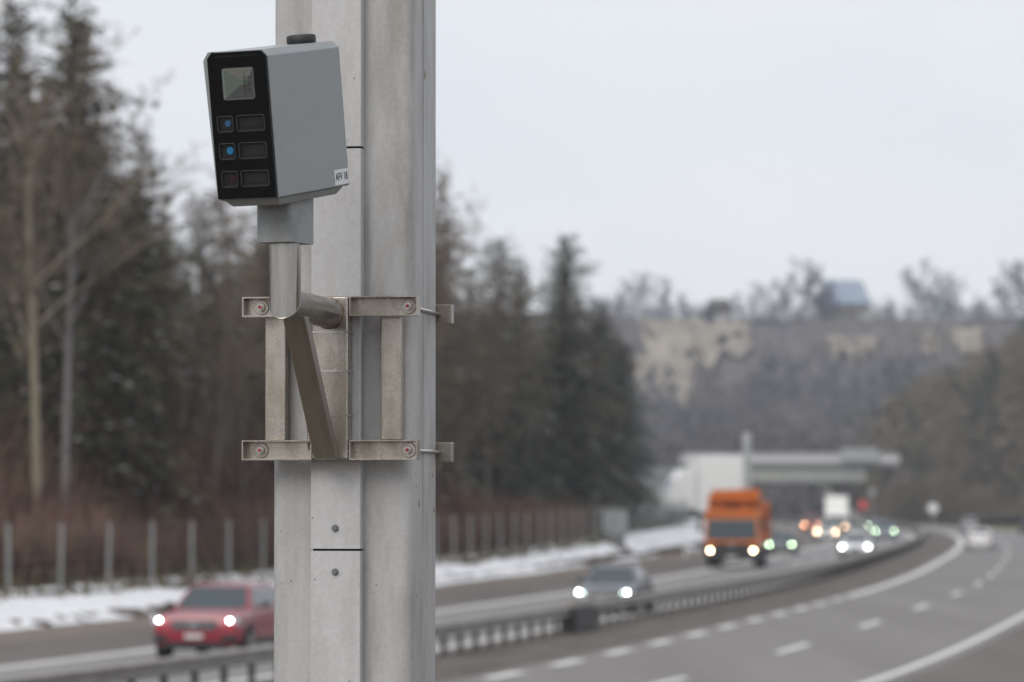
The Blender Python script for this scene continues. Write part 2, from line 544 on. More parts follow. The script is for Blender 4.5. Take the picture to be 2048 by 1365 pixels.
snow_strip('snow_patch', -20.0, 3.2, 236, 345, 5, 'thick snow bank beside the lay-by near the orange truck', 0.12)
snow_strip('snow_patch', -24.0, 3.0, 285, 420, 6, 'snow on the slip road bank below the white lorry', 0.12)

# dry grass tufts on the bank
def tufts(name, n, orange, drange, h, m, label):
    o = rng.uniform(*orange, n); d_ = rng.uniform(*drange, n)
    vs_, fs = [], []
    for i in range(n):
        p = rp(d_[i], o[i]); z = bank_z(o[i], d_[i])
        for k in range(3):
            a = rng.uniform(0, 6.28); hh = h * rng.uniform(0.5, 1.2); wd = 0.05
            lean = rng.normal(0, 0.12, 2)
            b = len(vs_)
            vs_ += [(p.x - wd * math.cos(a), p.y - wd * math.sin(a), z - 0.02), (p.x + wd * math.cos(a), p.y + wd * math.sin(a), z - 0.02), (p.x + lean[0], p.y + lean[1], z + hh)]
            fs.append((b, b + 1, b + 2))
    return tag(np_mesh(name, vs_, fs, m), label, 'grass', kind='stuff')
M['drygrass'] = mat('dry_grass', (0.15, 0.125, 0.075), rough=1, col2=(0.105, 0.09, 0.055), scale=0.4, spec=0.1)
tufts('dry_grass', 1600, (-21.5, -20.2), (80, 240), 0.26, M['drygrass'], 'dry grass tufts poking through the snow along the fence')
tufts('dry_grass', 2600, (-26, -21.4), (80, 300), 0.6, M['drygrass'], 'pale dry grass at the foot of the thicket behind the fence')

# ------------------------------------------------------------------ guardrail
gr = tag(empty('guardrail', rp(84, -3.3)), 'long grey steel median guardrail on closely spaced posts', 'guardrail')
def sweep(profile, d0, d1, o, step, name, m, parent, z=0.0):
    """profile: list of (lateral offset, height)"""
    ds = np.arange(d0, d1 + 1e-6, step)
    n = len(profile)
    vs_, fs = [], []
    inv = Vector(parent.location)
    for d_ in ds:
        for (q, h) in profile:
            vs_.append(tuple(rp(d_, o + q, h + z) - inv))
    for i in range(len(ds) - 1):
        for j in range(n):
            a = i * n + j; b = i * n + (j + 1) % n
            fs.append((a, b, b + n, a + n))
    ob = np_mesh(name, vs_, fs, m, parent)
    for p in ob.data.polygons: p.use_smooth = True
    ob.data.set_sharp_from_angle(angle=R(50))
    return ob
wbeam = [(0.05, .44), (0.12, .48), (0.12, .53), (0.06, .57), (0.06, .61), (0.12, .65), (0.12, .70), (0.05, .74),
         (-0.05, .74), (-0.12, .70), (-0.12, .65), (-0.06, .61), (-0.06, .57), (-0.12, .53), (-0.12, .48), (-0.05, .44)]
sweep(wbeam, 40, 620, -3.3, 2.0, 'rail', M['rail'], gr)
pm = MB().box(-0.05, 0.05, -0.05, -0.04, -0.05, .47).box(-0.05, 0.05, 0.04, 0.05, -0.05, .47).box(-0.006, 0.006, -0.04, 0.04, -0.05, .47)
p0 = pm.build('post', M['railpost'], gr)
d = 60.0
first = True
while d < 345:
    loc = rp(d, -3.3) - Vector(gr.location)
    if first: o = p0; first = False
    else: o = share('post', p0.data, gr)
    o.location = loc
    o.rotation_euler = (0, 0, -heading(d))
    d += 1.62
sweep([(0.1, -0.02), (0.1, 0.46), (-0.1, 0.46), (-0.1, -0.02)], 346, 620, -3.3, 2.0, 'far_posts', M['railpost'], gr)['kind'] = 'stuff'

# dark box in the guardrail line
jb = tag(empty('junction_box', rp(100.3, -3.25), (0, 0, -heading(100))), 'dark box with grey domed lid set into the median guardrail', 'box')
MB().box(-0.22, 0.22, -1.55, 1.55, 0.0, 0.68).build('body', M['plastic'], jb, bevel=0.04)
MB().prism([(-0.25, 0.68), (0.25, 0.68), (0.2, 0.86), (0.08, 0.93), (-0.08, 0.93), (-0.2, 0.86)], 'y', -1.0, 0.9).build('lid', M['rail'], jb, bevel=0.03)
MB().box(-0.06, 0.06, -1.62, -1.55, 0.3, 0.5).build('hinge', M['railpost'], jb)

# ------------------------------------------------------------------ wire fence
FO = -21.0
wf = tag(empty('wire_fence', rp(110, FO)), 'tall wire fence with slim galvanised posts along the forest edge', 'fence')
q = MB()
q.tube([(0, 0, -0.1), (0, 0, 2.0)], 0.055, 8)
fp0 = q.build('post', M['fencepost'], wf, smooth=True)
d, first = 92.0, True
while d < 300:
    if first: o = fp0; first = False
    else: o = share('post', fp0.data, wf)
    o.location = rp(d, FO, bank_z(FO, d)) - Vector(wf.location)
    o.rotation_euler = (rng.normal(0, .012), rng.normal(0, .012), 0)
    d += 4.9 if d < 225 else 2.6
for hz in (0.25, 0.6, 0.95, 1.3, 1.65, 1.92):
    m_ = MB()
    path = [rp(x, FO + 0.05, bank_z(FO, x) + hz) - Vector(wf.location) for x in np.arange(92, 300, 6.0)]
    m_.tube(path, 0.006, 4)
    m_.build('wire', M['wire'], wf)

# cabinet on concrete plinth in the snow gap
cb = tag(empty('roadside_cabinet', rp(234, -20.2, 0.1), (0, 0, -heading(234))), 'grey metal roadside cabinet on concrete base between the snow patches', 'cabinet')
MB().box(-0.55, 0.55, -0.8, 0.8, -0.1, 1.35).build('plinth', M['concrete_d'], cb, bevel=0.03)
MB().box(-0.75, 0.75, -0.35, 0.35, 1.35, 2.75).build('case', M['cabinet'], cb, bevel=0.03)
MB().box(-0.8, 0.8, -0.4, 0.4, 2.75, 2.83).build('lid', M['cabinet'], cb, bevel=0.02)
for sx in (-1, 1):
    MB().box(sx * 0.37 - 0.34, sx * 0.37 + 0.34, -0.37, -0.352, 1.42, 2.68).build('door', M['cabinet'], cb, bevel=0.01)
MB().box(-0.03, 0.03, -0.41, -0.372, 1.9, 2.15).build('handle', M['plastic'], cb)

# delineator posts
for d_, o_, lb in ((236, -16.0, 'slim white marker post in front of the snow bank'), (290, -15.8, 'far slim white marker post left of the orange truck')):
    e = tag(empty('marker_post', rp(d_, o_), (0, 0, -heading(d_))), lb, 'marker post', 'white marker posts on the verge')
    MB().prism([(-.07, -.05), (.07, -.05), (.05, .05), (-.05, .05)], 'z', 0, 1.0).build('shaft', M['signwhite'], e, bevel=.01)
    MB().box(-.072, .072, -.056, .056, .72, .86).build('band', M['plastic'], e)

# ------------------------------------------------------------------ trees
def ring_tube(vs_, fs, path, rad, seg):
    path = np.asarray(path, float); n = len(path)
    base = len(vs_)
    t = path[-1] - path[0]; t = t / (np.linalg.norm(t) + 1e-9)
    a = np.array([1, 0, 0]) if abs(t[0]) < .8 else np.array([0, 1, 0])
    u = np.cross(t, a); u /= np.linalg.norm(u); v = np.cross(t, u)
    for i in range(n):
        for k in range(seg):
            an = 2 * math.pi * k / seg
            vs_.append(path[i] + rad[i] * (u * math.cos(an) + v * math.sin(an)))
    for i in range(n - 1):
        for k in range(seg):
            fs.append((base + i * seg + k, base + i * seg + (k + 1) % seg, base + (i + 1) * seg + (k + 1) % seg, base + (i + 1) * seg + k))

def spruce_meshes(seed, Hh=22.0, Rr=3.3, bare=0.12, density=1.0, m='needle', irr=0.25, ex=0.75):
    r = np.random.default_rng(seed)
    tv, tf = [], []
    zs = np.linspace(-0.4, Hh * 0.985, 9)
    wob = np.cumsum(r.normal(0, 0.05, (9, 2)), axis=0)
    path = np.c_[wob, zs]
    ring_tube(tv, tf, path, [0.30 * (1 - z / Hh) ** 0.8 + 0.02 for z in np.clip(zs, 0, Hh)], 7)
    cv, cf, sv, sf = [], [], [], []
    z = Hh * bare
    lobes = r.uniform(1 - irr, 1 + irr, 7)
    while z < Hh * 0.99:
        t = (z - Hh * bare) / (Hh * (1 - bare))
        L = Rr * (1 - t) ** ex * (0.75 + 0.5 * r.random()) + 0.25
        if t < 0.12: L *= 0.6 + 3 * t
        nb = int(r.integers(6, 9))
        a0 = r.uniform(0, 6.28)
        for b in range(nb):
            if r.random() > density: continue
            an = a0 + 6.283 * b / nb + r.normal(0, 0.2)
            l = L * r.uniform(0.55, 1.15) * lobes[int((an % 6.283) / 6.283 * 7) % 7]
            up = 0.25 + 0.5 * t
            dirx, diry = math.cos(an), math.sin(an)
            px, py = np.interp(z, zs, wob[:, 0]), np.interp(z, zs, wob[:, 1])
            n = 4
            pts = []
            for i in range(n + 1):
                s = i / n
                pts.append((px + dirx * l * s, py + diry * l * s, z + l * (up * s - (0.75 - 0.5 * t) * s * s)))
            ring_tube(tv, tf, pts[::2], [0.05, 0.035, 0.012], 3)
            nt_ = max(4, int(l * 8))
            for q_ in range(nt_):
                s = r.uniform(0.12, 1.02)
                i = min(n - 1, int(s * n)); f = s * n - i
                c = np.array(pts[i]) * (1 - f) + np.array(pts[i + 1]) * f
                ta = an + r.choice([-1, 1]) * r.uniform(0.4, 1.3)
                ln = (0.28 + 0.35 * l / Rr) * r.uniform(0.6, 1.3) * (1.15 - 0.5 * s)
                dvec = np.array([math.cos(ta), math.sin(ta), r.uniform(-0.75, 0.1)]) * ln
                wv = np.array([-math.sin(ta), math.cos(ta), r.uniform(-0.5, 0.5)]) * r.uniform(0.05, 0.11)
                k = len(cv)
                cv.extend([c - wv * 0.5, c + wv * 0.5, c + dvec * 0.6 + wv, c + dvec * 1.05, c + dvec * 0.6 - wv])
                cf.extend([(k, k + 1, k + 2), (k, k + 2, k + 3), (k, k + 3, k + 4)])
                if r.random() < 0.010 and t < 0.8:
                    kk = len(sv)
                    c2 = c + np.array([0, 0, 0.05])
                    e1 = np.array([math.cos(ta), math.sin(ta), -0.2]) * r.uniform(0.12, 0.32); e2 = np.array([-math.sin(ta), math.cos(ta), 0]) * r.uniform(0.07, 0.15)
                    up_ = np.array([0, 0, 0.06])
                    sv.extend([c2 - e1, c2 + e2, c2 + e1, c2 - e2, c2 + up_])
                    sf.extend([(kk, kk + 1, kk + 4), (kk + 1, kk + 2, kk + 4), (kk + 2, kk + 3, kk + 4), (kk + 3, kk, kk + 4)])
        z += r.uniform(0.32, 0.52) * (1.15 - 0.4 * t)
    T = np_mesh('trunk', tv, tf, M['bark'], link=False)
    C = np_mesh('crown', cv, cf, M[m], link=False)
    S = np_mesh('snow', sv, sf, M['snow'], link=False) if sv else None
    return (T, C, S, Hh)

def bare_meshes(seed, Hh=20.0, spread=0.55, bole=0.3, bm='bark', tw='twig', fine=1.0, minr=0.016):
    r = np.random.default_rng(seed)
    tv, tf, cv, cf = [], [], [], []
    def branch(p, dvec, L, rad, lvl):
        n = 4 if lvl < 2 else 3
        pts = [p]
        dv = dvec.copy()
        for i in range(n):
            dv = dv + r.normal(0, (0.03 if lvl == 0 else 0.10 + 0.05 * lvl), 3) + np.array([0, 0, 0.06 if lvl else 0])
            dv /= np.linalg.norm(dv)
            pts.append(pts[-1] + dv * L / n)
        rads = [rad * (1 - 0.6 * i / n) for i in range(n + 1)]
        if lvl <= 1: ring_tube(tv, tf, pts, rads, 6 if lvl == 0 else 4)
        else: ring_tube(cv, cf, pts, [max(minr, q_) for q_ in rads], 3)
        if lvl >= 4: return
        nk = {0: int(11 * fine), 1: int(6 * fine), 2: int(5 * fine), 3: int(4 * fine)}[lvl]
        for k in range(nk):
            s = r.uniform(bole if lvl == 0 else 0.25, 1.0)
            i = min(n - 1, int(s * n)); f = s * n - i
            c = pts[i] * (1 - f) + pts[i + 1] * f
            axis = pts[i + 1] - pts[i]; axis /= np.linalg.norm(axis)
            an = r.uniform(0, 6.28)
            side = np.array([math.cos(an), math.sin(an), 0.15])
            side = side - axis * side.dot(axis) * 0.7
            side /= np.linalg.norm(side)
            nd = axis * r.uniform(0.5, 0.95) + side * spread * r.uniform(0.7, 1.5)
            nd /= np.linalg.norm(nd)
            branch(c, nd, L * r.uniform(0.3, 0.5) * (1.25 - 0.5 * s if lvl == 0 else 1), rads[i] * 0.5, lvl + 1)
    branch(np.array([0, 0, -0.3]), np.array([0, 0, 1.0]), Hh * 0.93, 0.26 * Hh / 20, 0)
    zmax = max(max(v[2] for v in tv), max(v[2] for v in cv))
    T = np_mesh('trunk', tv, tf, M[bm], link=False)
    C = np_mesh('crown', cv, cf, M[tw], link=False)
    return (T, C, None, zmax)

SPR = [spruce_meshes(11, Rr=4.4, bare=0.08, density=0.7, irr=.45), spruce_meshes(12, Rr=3.8, bare=0.16, density=0.62, irr=.4),
       spruce_meshes(13, Rr=5.0, bare=0.06, density=0.72, irr=.4)]
SPB = [spruce_meshes(21, Rr=4.0, bare=0.2, density=0.55, irr=.5, m='needle_b'), spruce_meshes(22, Rr=3.4, bare=0.3, density=0.5, irr=.5, m='needle_b')]
SPG = [spruce_meshes(31, Rr=5.2, bare=0.03, density=1.0, m='needle_blue', irr=0.35, ex=.62), spruce_meshes(32, Rr=4.8, bare=0.04, density=0.95, m='needle_blue', irr=0.4, ex=.58)]
BAR = [bare_meshes(41), bare_meshes(42, spread=0.45, bole=0.38), bare_meshes(43, spread=0.6, bole=0.25), bare_meshes(44, spread=0.4, bole=0.45, bm='bark_pale'), bare_meshes(45, spread=0.4, bole=0.45, bm='bark_grey')]

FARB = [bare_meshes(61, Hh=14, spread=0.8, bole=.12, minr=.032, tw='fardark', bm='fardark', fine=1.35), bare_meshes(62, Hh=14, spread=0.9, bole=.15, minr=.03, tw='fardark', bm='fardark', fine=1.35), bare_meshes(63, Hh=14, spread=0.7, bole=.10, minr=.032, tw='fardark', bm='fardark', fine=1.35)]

def place_tree(name, meshes, loc, h, label, group=None, rz=None, cat='tree'):
    T, C, S, Hh = meshes
    e = tag(empty(name, loc, (0, 0, random.uniform(0, 6.28) if rz is None else rz), h / Hh), label, cat, group)
    share('trunk', T, e); share('crown', C, e)
    if S is not None: tag(share('snow', S, e), kind='stuff')
    return e

SKY_X = [-600, 0, 120, 180, 240, 290, 330, 380, 410, 450, 540, 700, 860, 900, 960, 1020, 1065, 1100, 1150, 1200, 1260, 1300, 1330, 1400]
SKY_Y = [-90, -60, -60, 0, 170, 300, 380, 320, 230, 290, 340, 260, 250, 300, 430, 500, 445, 510, 465, 590, 700, 800, 900, 985]
def top_height(loc):
    x = 1024 + 7680 * loc.x / loc.y
    y = float(np.interp(x, SKY_X, SKY_Y))
    return 3.4 + (1005 - y) / 7680 * loc.y - loc.z

# trees one can pick out, at the forest edge: distance along road, offset, kind, height factor, label
edge = [
    ('spruce_tree', SPR[2], 128.5, -26.0, 1.0, 'tall dark spruce filling the upper left, its tip cut by the frame'),
    ('spruce_tree', SPR[0], 134.0, -25.2, 1.0, 'dark green spruce with drooping boughs left of the speed camera box'),
    ('bare_tree', BAR[3], 122.0, -25.0, 1.0, 'bare tree with a long pale straw-coloured trunk at the left'),
    ('bare_tree', BAR[4], 123.5, -24.6, .85, 'bare tree with a straight grey trunk beside the pale trunked one'),
    ('spruce_tree', SPB[1], 147.0, -27.5, 1.0, 'thin brownish spruce showing just left of the camera housing'),
    ('spruce_tree', SPB[0], 197.0, -26.0, 1.0, 'ragged tall spruce immediately right of the grey post'),
    ('spruce_tree', SPG[1], 238.0, -28.0, 1.0, 'spruce with a thin pointed tip in the middle of the right wood'),
    ('spruce_tree', SPG[0], 246.0, -24.6, 1.02, 'broad blue-green spruce with the sharp top at the right wood edge'),
    ('spruce_tree', SPG[1], 268.0, -24.6, 1.0, 'shorter dark spruce at the right end of the wood by the hill'),
    ('spruce_tree', SPG[0], 286.0, -24.8, 1.0, 'last low dark conifer of the wood beside the white lorry'),
    ('bare_tree', BAR[0], 112.0, -26.0, 1.1, 'leafless tree with fine twigs at the far left edge'),
]
used = []
for nm, me, d_, o_, f, lb in edge:
    loc = rp(d_, o_, bank_z(o_, d_))
    place_tree(nm, me, loc, top_height(loc) * f, lb)
    used.append(loc)

count = 0
tries = 0
while count < 112 and tries < 5000:
    tries += 1
    d_ = random.uniform(104, 292); o_ = -24.8 - abs(random.gauss(0, 1)) * 18
    loc = rp(d_, o_, bank_z(o_, d_))
    x = 1024 + 7680 * loc.x / loc.y
    if x < -260 or x > 1318: continue
    if any((loc - u).length < 2.6 for u in used): continue
    H_ = top_height(loc) * random.choice([.72, .8, .86, .92, .96])
    if H_ < 4: continue
    H_ = min(H_, 27)
    right = x > 875
    if right:
        k = random.random()
        me, nm = (random.choice(SPG), 'spruce_tree') if (k < .45 and x > 1000) else (random.choice(SPB), 'spruce_tree') if k < .68 else (random.choice(SPR), 'spruce_tree') if k < .8 else (random.choice(BAR[:3]), 'bare_tree')
    else:
        k = random.random()
        me, nm = (random.choice(SPR), 'spruce_tree') if k < .28 else (random.choice(SPB), 'spruce_tree') if k < .60 else (random.choice(BAR[:3]), 'bare_tree')
    kind_ = 'spruce standing' if nm == 'spruce_tree' else 'leafless tree standing'
    where = 'among the dense wood right of the grey post' if right else ('in the wood behind the grey post' if x > 545 else 'in the deep wood left of the speed camera')
    place_tree(nm, me, loc, H_, f'{kind_} {where}', f'{nm.replace("_", " ")}s {where}')
    used.append(loc)
    count += 1

# thicket of red-brown shrubs
def thicket(name, n, orange, drange, hf, m, label, wd=0.03):
    o = rng.uniform(*orange, n); d_ = rng.uniform(*drange, n)
    vs_, fs = np.zeros((n * 4, 3), np.float32), np.zeros((n, 4), np.int32)
    for i in range(n):
        p = rp(d_[i], o[i]); z = bank_z(o[i], d_[i])
        H_ = hf(o[i], d_[i])
        z0 = z + H_ * rng.uniform(-0.05, 0.8)
        L = rng.uniform(0.5, 1.3)
        a = rng.uniform(0, 6.28)
        lean = np.array([math.cos(a), math.sin(a)]) * rng.uniform(0.1, 0.6) * L
        b = rng.uniform(0, 6.28)
        wv = np.array([math.cos(b), math.sin(b)]) * wd * rng.uniform(.6, 1.5)
        vs_[4 * i:4 * i + 4] = [(p.x - wv[0], p.y - wv[1], z0), (p.x + wv[0], p.y + wv[1], z0), (p.x + lean[0] + wv[0] * .4, p.y + lean[1] + wv[1] * .4, z0 + L), (p.x + lean[0] - wv[0] * .4, p.y + lean[1] - wv[1] * .4, z0 + L)]
        fs[i] = (4 * i, 4 * i + 1, 4 * i + 2, 4 * i + 3)
    return tag(np_mesh(name, vs_, fs, m), label, 'shrubs', kind='stuff')
thicket('bramble_thicket', 62000, (-33, -22.4), (96, 200), lambda o, d: (2.0 + 4.2 * min(1, (-22.4 - o) / 5)) * (0.75 + 0.35 * math.sin(d * .31) * math.sin(o * .7 + d * .11)), M['bramble'], 'dense red-brown bare thicket behind the wire fence', wd=0.035)
thicket('bramble_thicket', 9000, (-30, -22.6), (200, 262), lambda o, d: 1.6 + 0.6 * math.sin(d * .5), M['bramble'], 'low brown scrub behind the fence right of the grey post')

# ------------------------------------------------------------------ far hill with cliff
def vnoise(x, s):
    return math.sin(x * .021 + s) * .5 + math.sin(x * .053 + 2.1 * s) * .3 + math.sin(x * .13 + 3.7 * s) * .2
HX = np.arange(-500, 640, 8.0)
HP = [(770, 0), (830, 9), (890, 20), (930, 29), (950, 35), (962, 41), (970, 46), (977, 50.0), (990, 51.2), (1030, 52.5), (1150, 54), (1500, 56)]
def crest_k(X):
    return float(np.interp(X, [-500, 20, 60, 100, 140, 640], [1.05, 1.03, 0.985, 0.975, 1.0, 1.05]))
def hill_z(X, D):
    base = float(np.interp(D + 9 * vnoise(X, 1.0) + 4 * vnoise(X * 2.3, 4.), [p[0] for p in HP], [p[1] for p in HP])) * crest_k(X)
    return base + 1.2 * vnoise(X * 1.7 + D, 2.) * min(1, base / 20)
hd = [740, 770, 800, 830, 860, 890, 910, 930, 942, 950, 956, 962, 966, 970, 974, 978, 984, 992, 1005, 1030, 1080, 1150, 1500]
vs_, fs = [], []
for X in HX:
    for D_ in hd:
        vs_.append((X, D_, hill_z(X, D_) - 0.1))
n = len(hd)
for i in range(len(HX) - 1):
    for j in range(n - 1):
        fs.append((i * n + j, (i + 1) * n + j, (i + 1) * n + j + 1, i * n + j + 1))
hill = tag(np_mesh('hill', vs_, fs, M['hill']), kind='structure')
for p in hill.data.polygons: p.use_smooth = True

# bare sandstone faces: rock slabs standing out of the slope
def slab_patch(X0, X1, zlo, zhi, nx, nz, seed):
    r = np.random.default_rng(seed)
    vs_, fs = [], []
    xs = np.linspace(X0, X1, nx)
    for i, X in enumerate(xs):
        e = min(1, math.sin(math.pi * i / (nx - 1)) * 2.2)
        lo = zhi - (zhi - zlo) * e * r.uniform(.45, 1.1); hi = zhi - r.uniform(0, 1.5)
        for j in range(nz):
            z = lo + (hi - lo) * j / (nz - 1)
            # find D on the slope with that height
            Ds = np.linspace(850, 1000, 76)
            zz = [hill_z(X, q_) for q_ in Ds]
            D_ = float(np.interp(z, zz, Ds))
            vs_.append((X + r.normal(0, .3), D_ - 2.2 - r.uniform(0, 1.6), z))
    for i in range(nx - 1):
        for j in range(nz - 1):
            a = i * nz + j
            if r.random() < .14: continue
            fs.append((a, a + nz, a + nz + 1, a + 1))
    return vs_, fs
rocks = [((31, 62, 34, 50.5), 'wide pale sandstone cliff face at the left of the far hill'), ((28, 46, 25, 40), 'lower pale scree patch under the left sandstone cliff'),
         ((78, 92, 37, 46), 'faint sandstone patch in the middle of the far hillside'), ((102, 107, 38, 48), 'narrow pale rock strip at the right of the far hill'), ((110, 119, 38, 48), 'bright square sandstone patch at the right of the far hill')]
for i, ((a, b, c, e), lb) in enumerate(rocks):
    v_, f_ = slab_patch(a, b, c, e, 16, 9, 50 + i)
    tag(np_mesh('rock_face', v_, f_, M['cliff']), lb, 'cliff', 'sandstone faces on the far hill')

def in_rock(X, z):
    for (a, b, c, e), _ in rocks:
        if a < X < b and c - 1 < z < e: return True
    return False

def wood(name, spots, m, label, ntri=60, sz=1.0, conif=0.0):
    """many small trees read as one mass: twig blades round a thin stem"""
    N = len(spots)
    V, F = [], []
    for (x, y, z, h, rr) in spots:
        cone = rng.random() < conif
        t = rng.uniform(0.12, 1, ntri)
        an = rng.uniform(0, 6.283, ntri)
        prof = (1 - t) * 0.9 + .08 if cone else np.sqrt(np.clip(1 - ((t - .62) / .55) ** 2, 0.05, 1))
        rad = rr * prof * np.sqrt(rng.random(ntri))
        c = np.c_[x + rad * np.cos(an), y + rad * np.sin(an), z + h * t]
        dv = rng.normal(0, 1, (ntri, 3)); dv[:, 2] = np.abs(dv[:, 2]) * (0.4 if cone else 1.1)
        dv *= (sz * h * .07 / np.linalg.norm(dv, axis=1))[:, None]
        wv = rng.normal(0, 1, (ntri, 3)); wv *= (sz * h * .016 / np.linalg.norm(wv, axis=1))[:, None]
        b = len(V) * 0 + sum(len(q_) for q_ in V)
        V.append(np.stack([c - dv - wv, c - dv + wv, c + dv], 1).reshape(-1, 3))
        F.append(np.arange(ntri * 3).reshape(-1, 3) + b)
        s_ = np.array([[x - .02 * h, y, z - .3], [x + .02 * h, y, z - .3], [x, y, z + h * .8]])
        b += ntri * 3
        V.append(s_); F.append(np.array([[b, b + 1, b + 2]]))
    return tag(np_mesh(name, np.concatenate(V), np.concatenate(F), m), label, 'wood', kind='stuff')

# wood over the far slope
sp, spd = [], []
while len(sp) + len(spd) < 2300:
    X = random.uniform(-40, 230); D_ = random.uniform(775, 985)
    z = hill_z(X, D_)
    h = random.uniform(7, 12) if z < 30 else random.uniform(3, 6)
    if z > 46: h = random.uniform(1.5, 3)
    if in_rock(X, z + h * .5) and random.random() < .72: continue
    dark = vnoise(X * 3.1 + D_ * 1.3, 1.7) + vnoise(z * 9, 3.) * .5 + random.gauss(0, .25) > .12
    (spd if dark else sp).append((X, D_, z, h, h * .34))
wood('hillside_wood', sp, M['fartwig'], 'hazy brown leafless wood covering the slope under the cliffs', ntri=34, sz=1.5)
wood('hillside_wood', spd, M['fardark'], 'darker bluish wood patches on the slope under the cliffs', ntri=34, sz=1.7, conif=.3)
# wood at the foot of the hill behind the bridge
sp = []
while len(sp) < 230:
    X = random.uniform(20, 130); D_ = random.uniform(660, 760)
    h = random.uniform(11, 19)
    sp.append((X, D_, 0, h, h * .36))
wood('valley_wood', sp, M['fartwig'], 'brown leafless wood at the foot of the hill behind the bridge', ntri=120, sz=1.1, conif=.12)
# wooded rise on the right
def rise_z(X, D_):
    return max(0.0, min(17, (X - 56) * .46)) * min(1, max(0, (D_ - 632) / 30)) + max(0, min(1.2, (X - 60) * .1))
vs_, fs = [], []
xs, ds = np.arange(54, 300, 4.0), np.arange(560, 760, 8.0)
for X in xs:
    for D_ in ds: vs_.append((X, D_, rise_z(X, D_) - .02))
n = len(ds)
for i in range(len(xs) - 1):
    for j in range(n - 1): fs.append((i * n + j, (i + 1) * n + j, (i + 1) * n + j + 1, i * n + j + 1))
tag(np_mesh('wooded_rise', vs_, fs, M['litter']), kind='structure')
spA, spB = [], []
while len(spA) + len(spB) < 420:
    X = random.uniform(59, 135); D_ = random.uniform(625, 745)
    if X < refx(D_) + 12: continue
    h = random.uniform(10, 17) * float(np.interp(X, [59, 68, 80], [.6, .9, 1.0]))
    (spB if math.sin(X * .31 + D_ * .05) + random.gauss(0, .5) > .9 else spA).append((X, D_, rise_z(X, D_), h, h * .33))
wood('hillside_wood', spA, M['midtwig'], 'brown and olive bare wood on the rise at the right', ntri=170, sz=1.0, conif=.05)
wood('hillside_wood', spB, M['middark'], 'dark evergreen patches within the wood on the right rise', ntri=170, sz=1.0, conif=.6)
wood('hillside_wood', [(random.uniform(64, 120), random.uniform(585, 622), 1.0, random.uniform(2.5, 6), 2.2) for _ in range(90)], M['midtwig'], 'low brown scrub at the roadside under the right wood', ntri=70, sz=1.4)
wood('hillside_wood', [(random.uniform(58.5, 70), random.uniform(592, 603), 0, random.uniform(3.5, 9), 2.4) for _ in range(46)], M['midtwig'], 'bushes growing round the right end of the bridge', ntri=110, sz=1.1)
strip('grass_verge', 9.0, 30, 330, 560, 0.004, M['green'])
for (X, D_, h, lb) in ((67, 645, 17, 'dark conifer above the bridge end in the right wood'), (78, 645, 18, 'dark pointed conifer halfway up the right wood'), (87, 640, 17, 'dark conifer nearest the right edge of the wood'), (96, 720, 20, 'tall blue-green conifer touching the right edge of the picture')):
    place_tree('spruce_tree', random.choice(SPG), (X, D_, rise_z(X, D_)), h, lb)
place_tree('spruce_tree', SPG[1], (46, 690, 0), 11, 'small dark conifer behind the white lorry and mast')

# bare trees along the ridge
ridge = [(29, 10, 'thin bare tree at the left end of the hill crest'), (33.5, 12, 'second bare tree from the left on the hill crest'), (38.5, 11, 'slender bare sapling on the crest left of the hut'),
         (63, 10.5, 'bare tree just right of the small hut on the crest'), (68, 11, 'twiggy bare tree between the hut and the house'), (75, 16, 'large bare tree overlapping the left of the hilltop house'), (79, 14, 'rounded bare tree in front of the hilltop house'),
         (106.5, 16, 'wide bare tree standing alone right of the hilltop house'), (110.5, 14, 'slim bare tree beside the lone wide one on the crest'), (128.5, 15, 'bare tree at the right edge of the hill crest'), (133, 16, 'outermost bare tree on the right of the hill crest'), (58.5, 8, 'low twiggy tree right behind the small hut'), (71.5, 10, 'bare tree right of the low white crest wall'), (44, 7, 'small bare tree halfway between crest end and hut'), (114, 12, 'bare tree third from the right on the crest'), (97, 6, 'low bare bush on the crest right of the house'), (120, 7, 'small bushy tree on the right part of the crest')]
for X, h, lb in ridge:
    place_tree('bare_tree', random.choice(FARB), (X, 992, hill_z(X, 992) - .2), h, lb, 'bare trees along the hill crest')
sp = [(random.uniform(20, 150), random.uniform(976, 990), 0, random.uniform(1.6, 4.6), 2.0) for _ in range(700)]
sp = [(a, b, hill_z(a, b), h, r_) for a, b, _, h, r_ in sp]
wood('crest_scrub', sp, M['fardark'], 'low dark scrub along the top edge of the cliffs', ntri=26, sz=1.6)

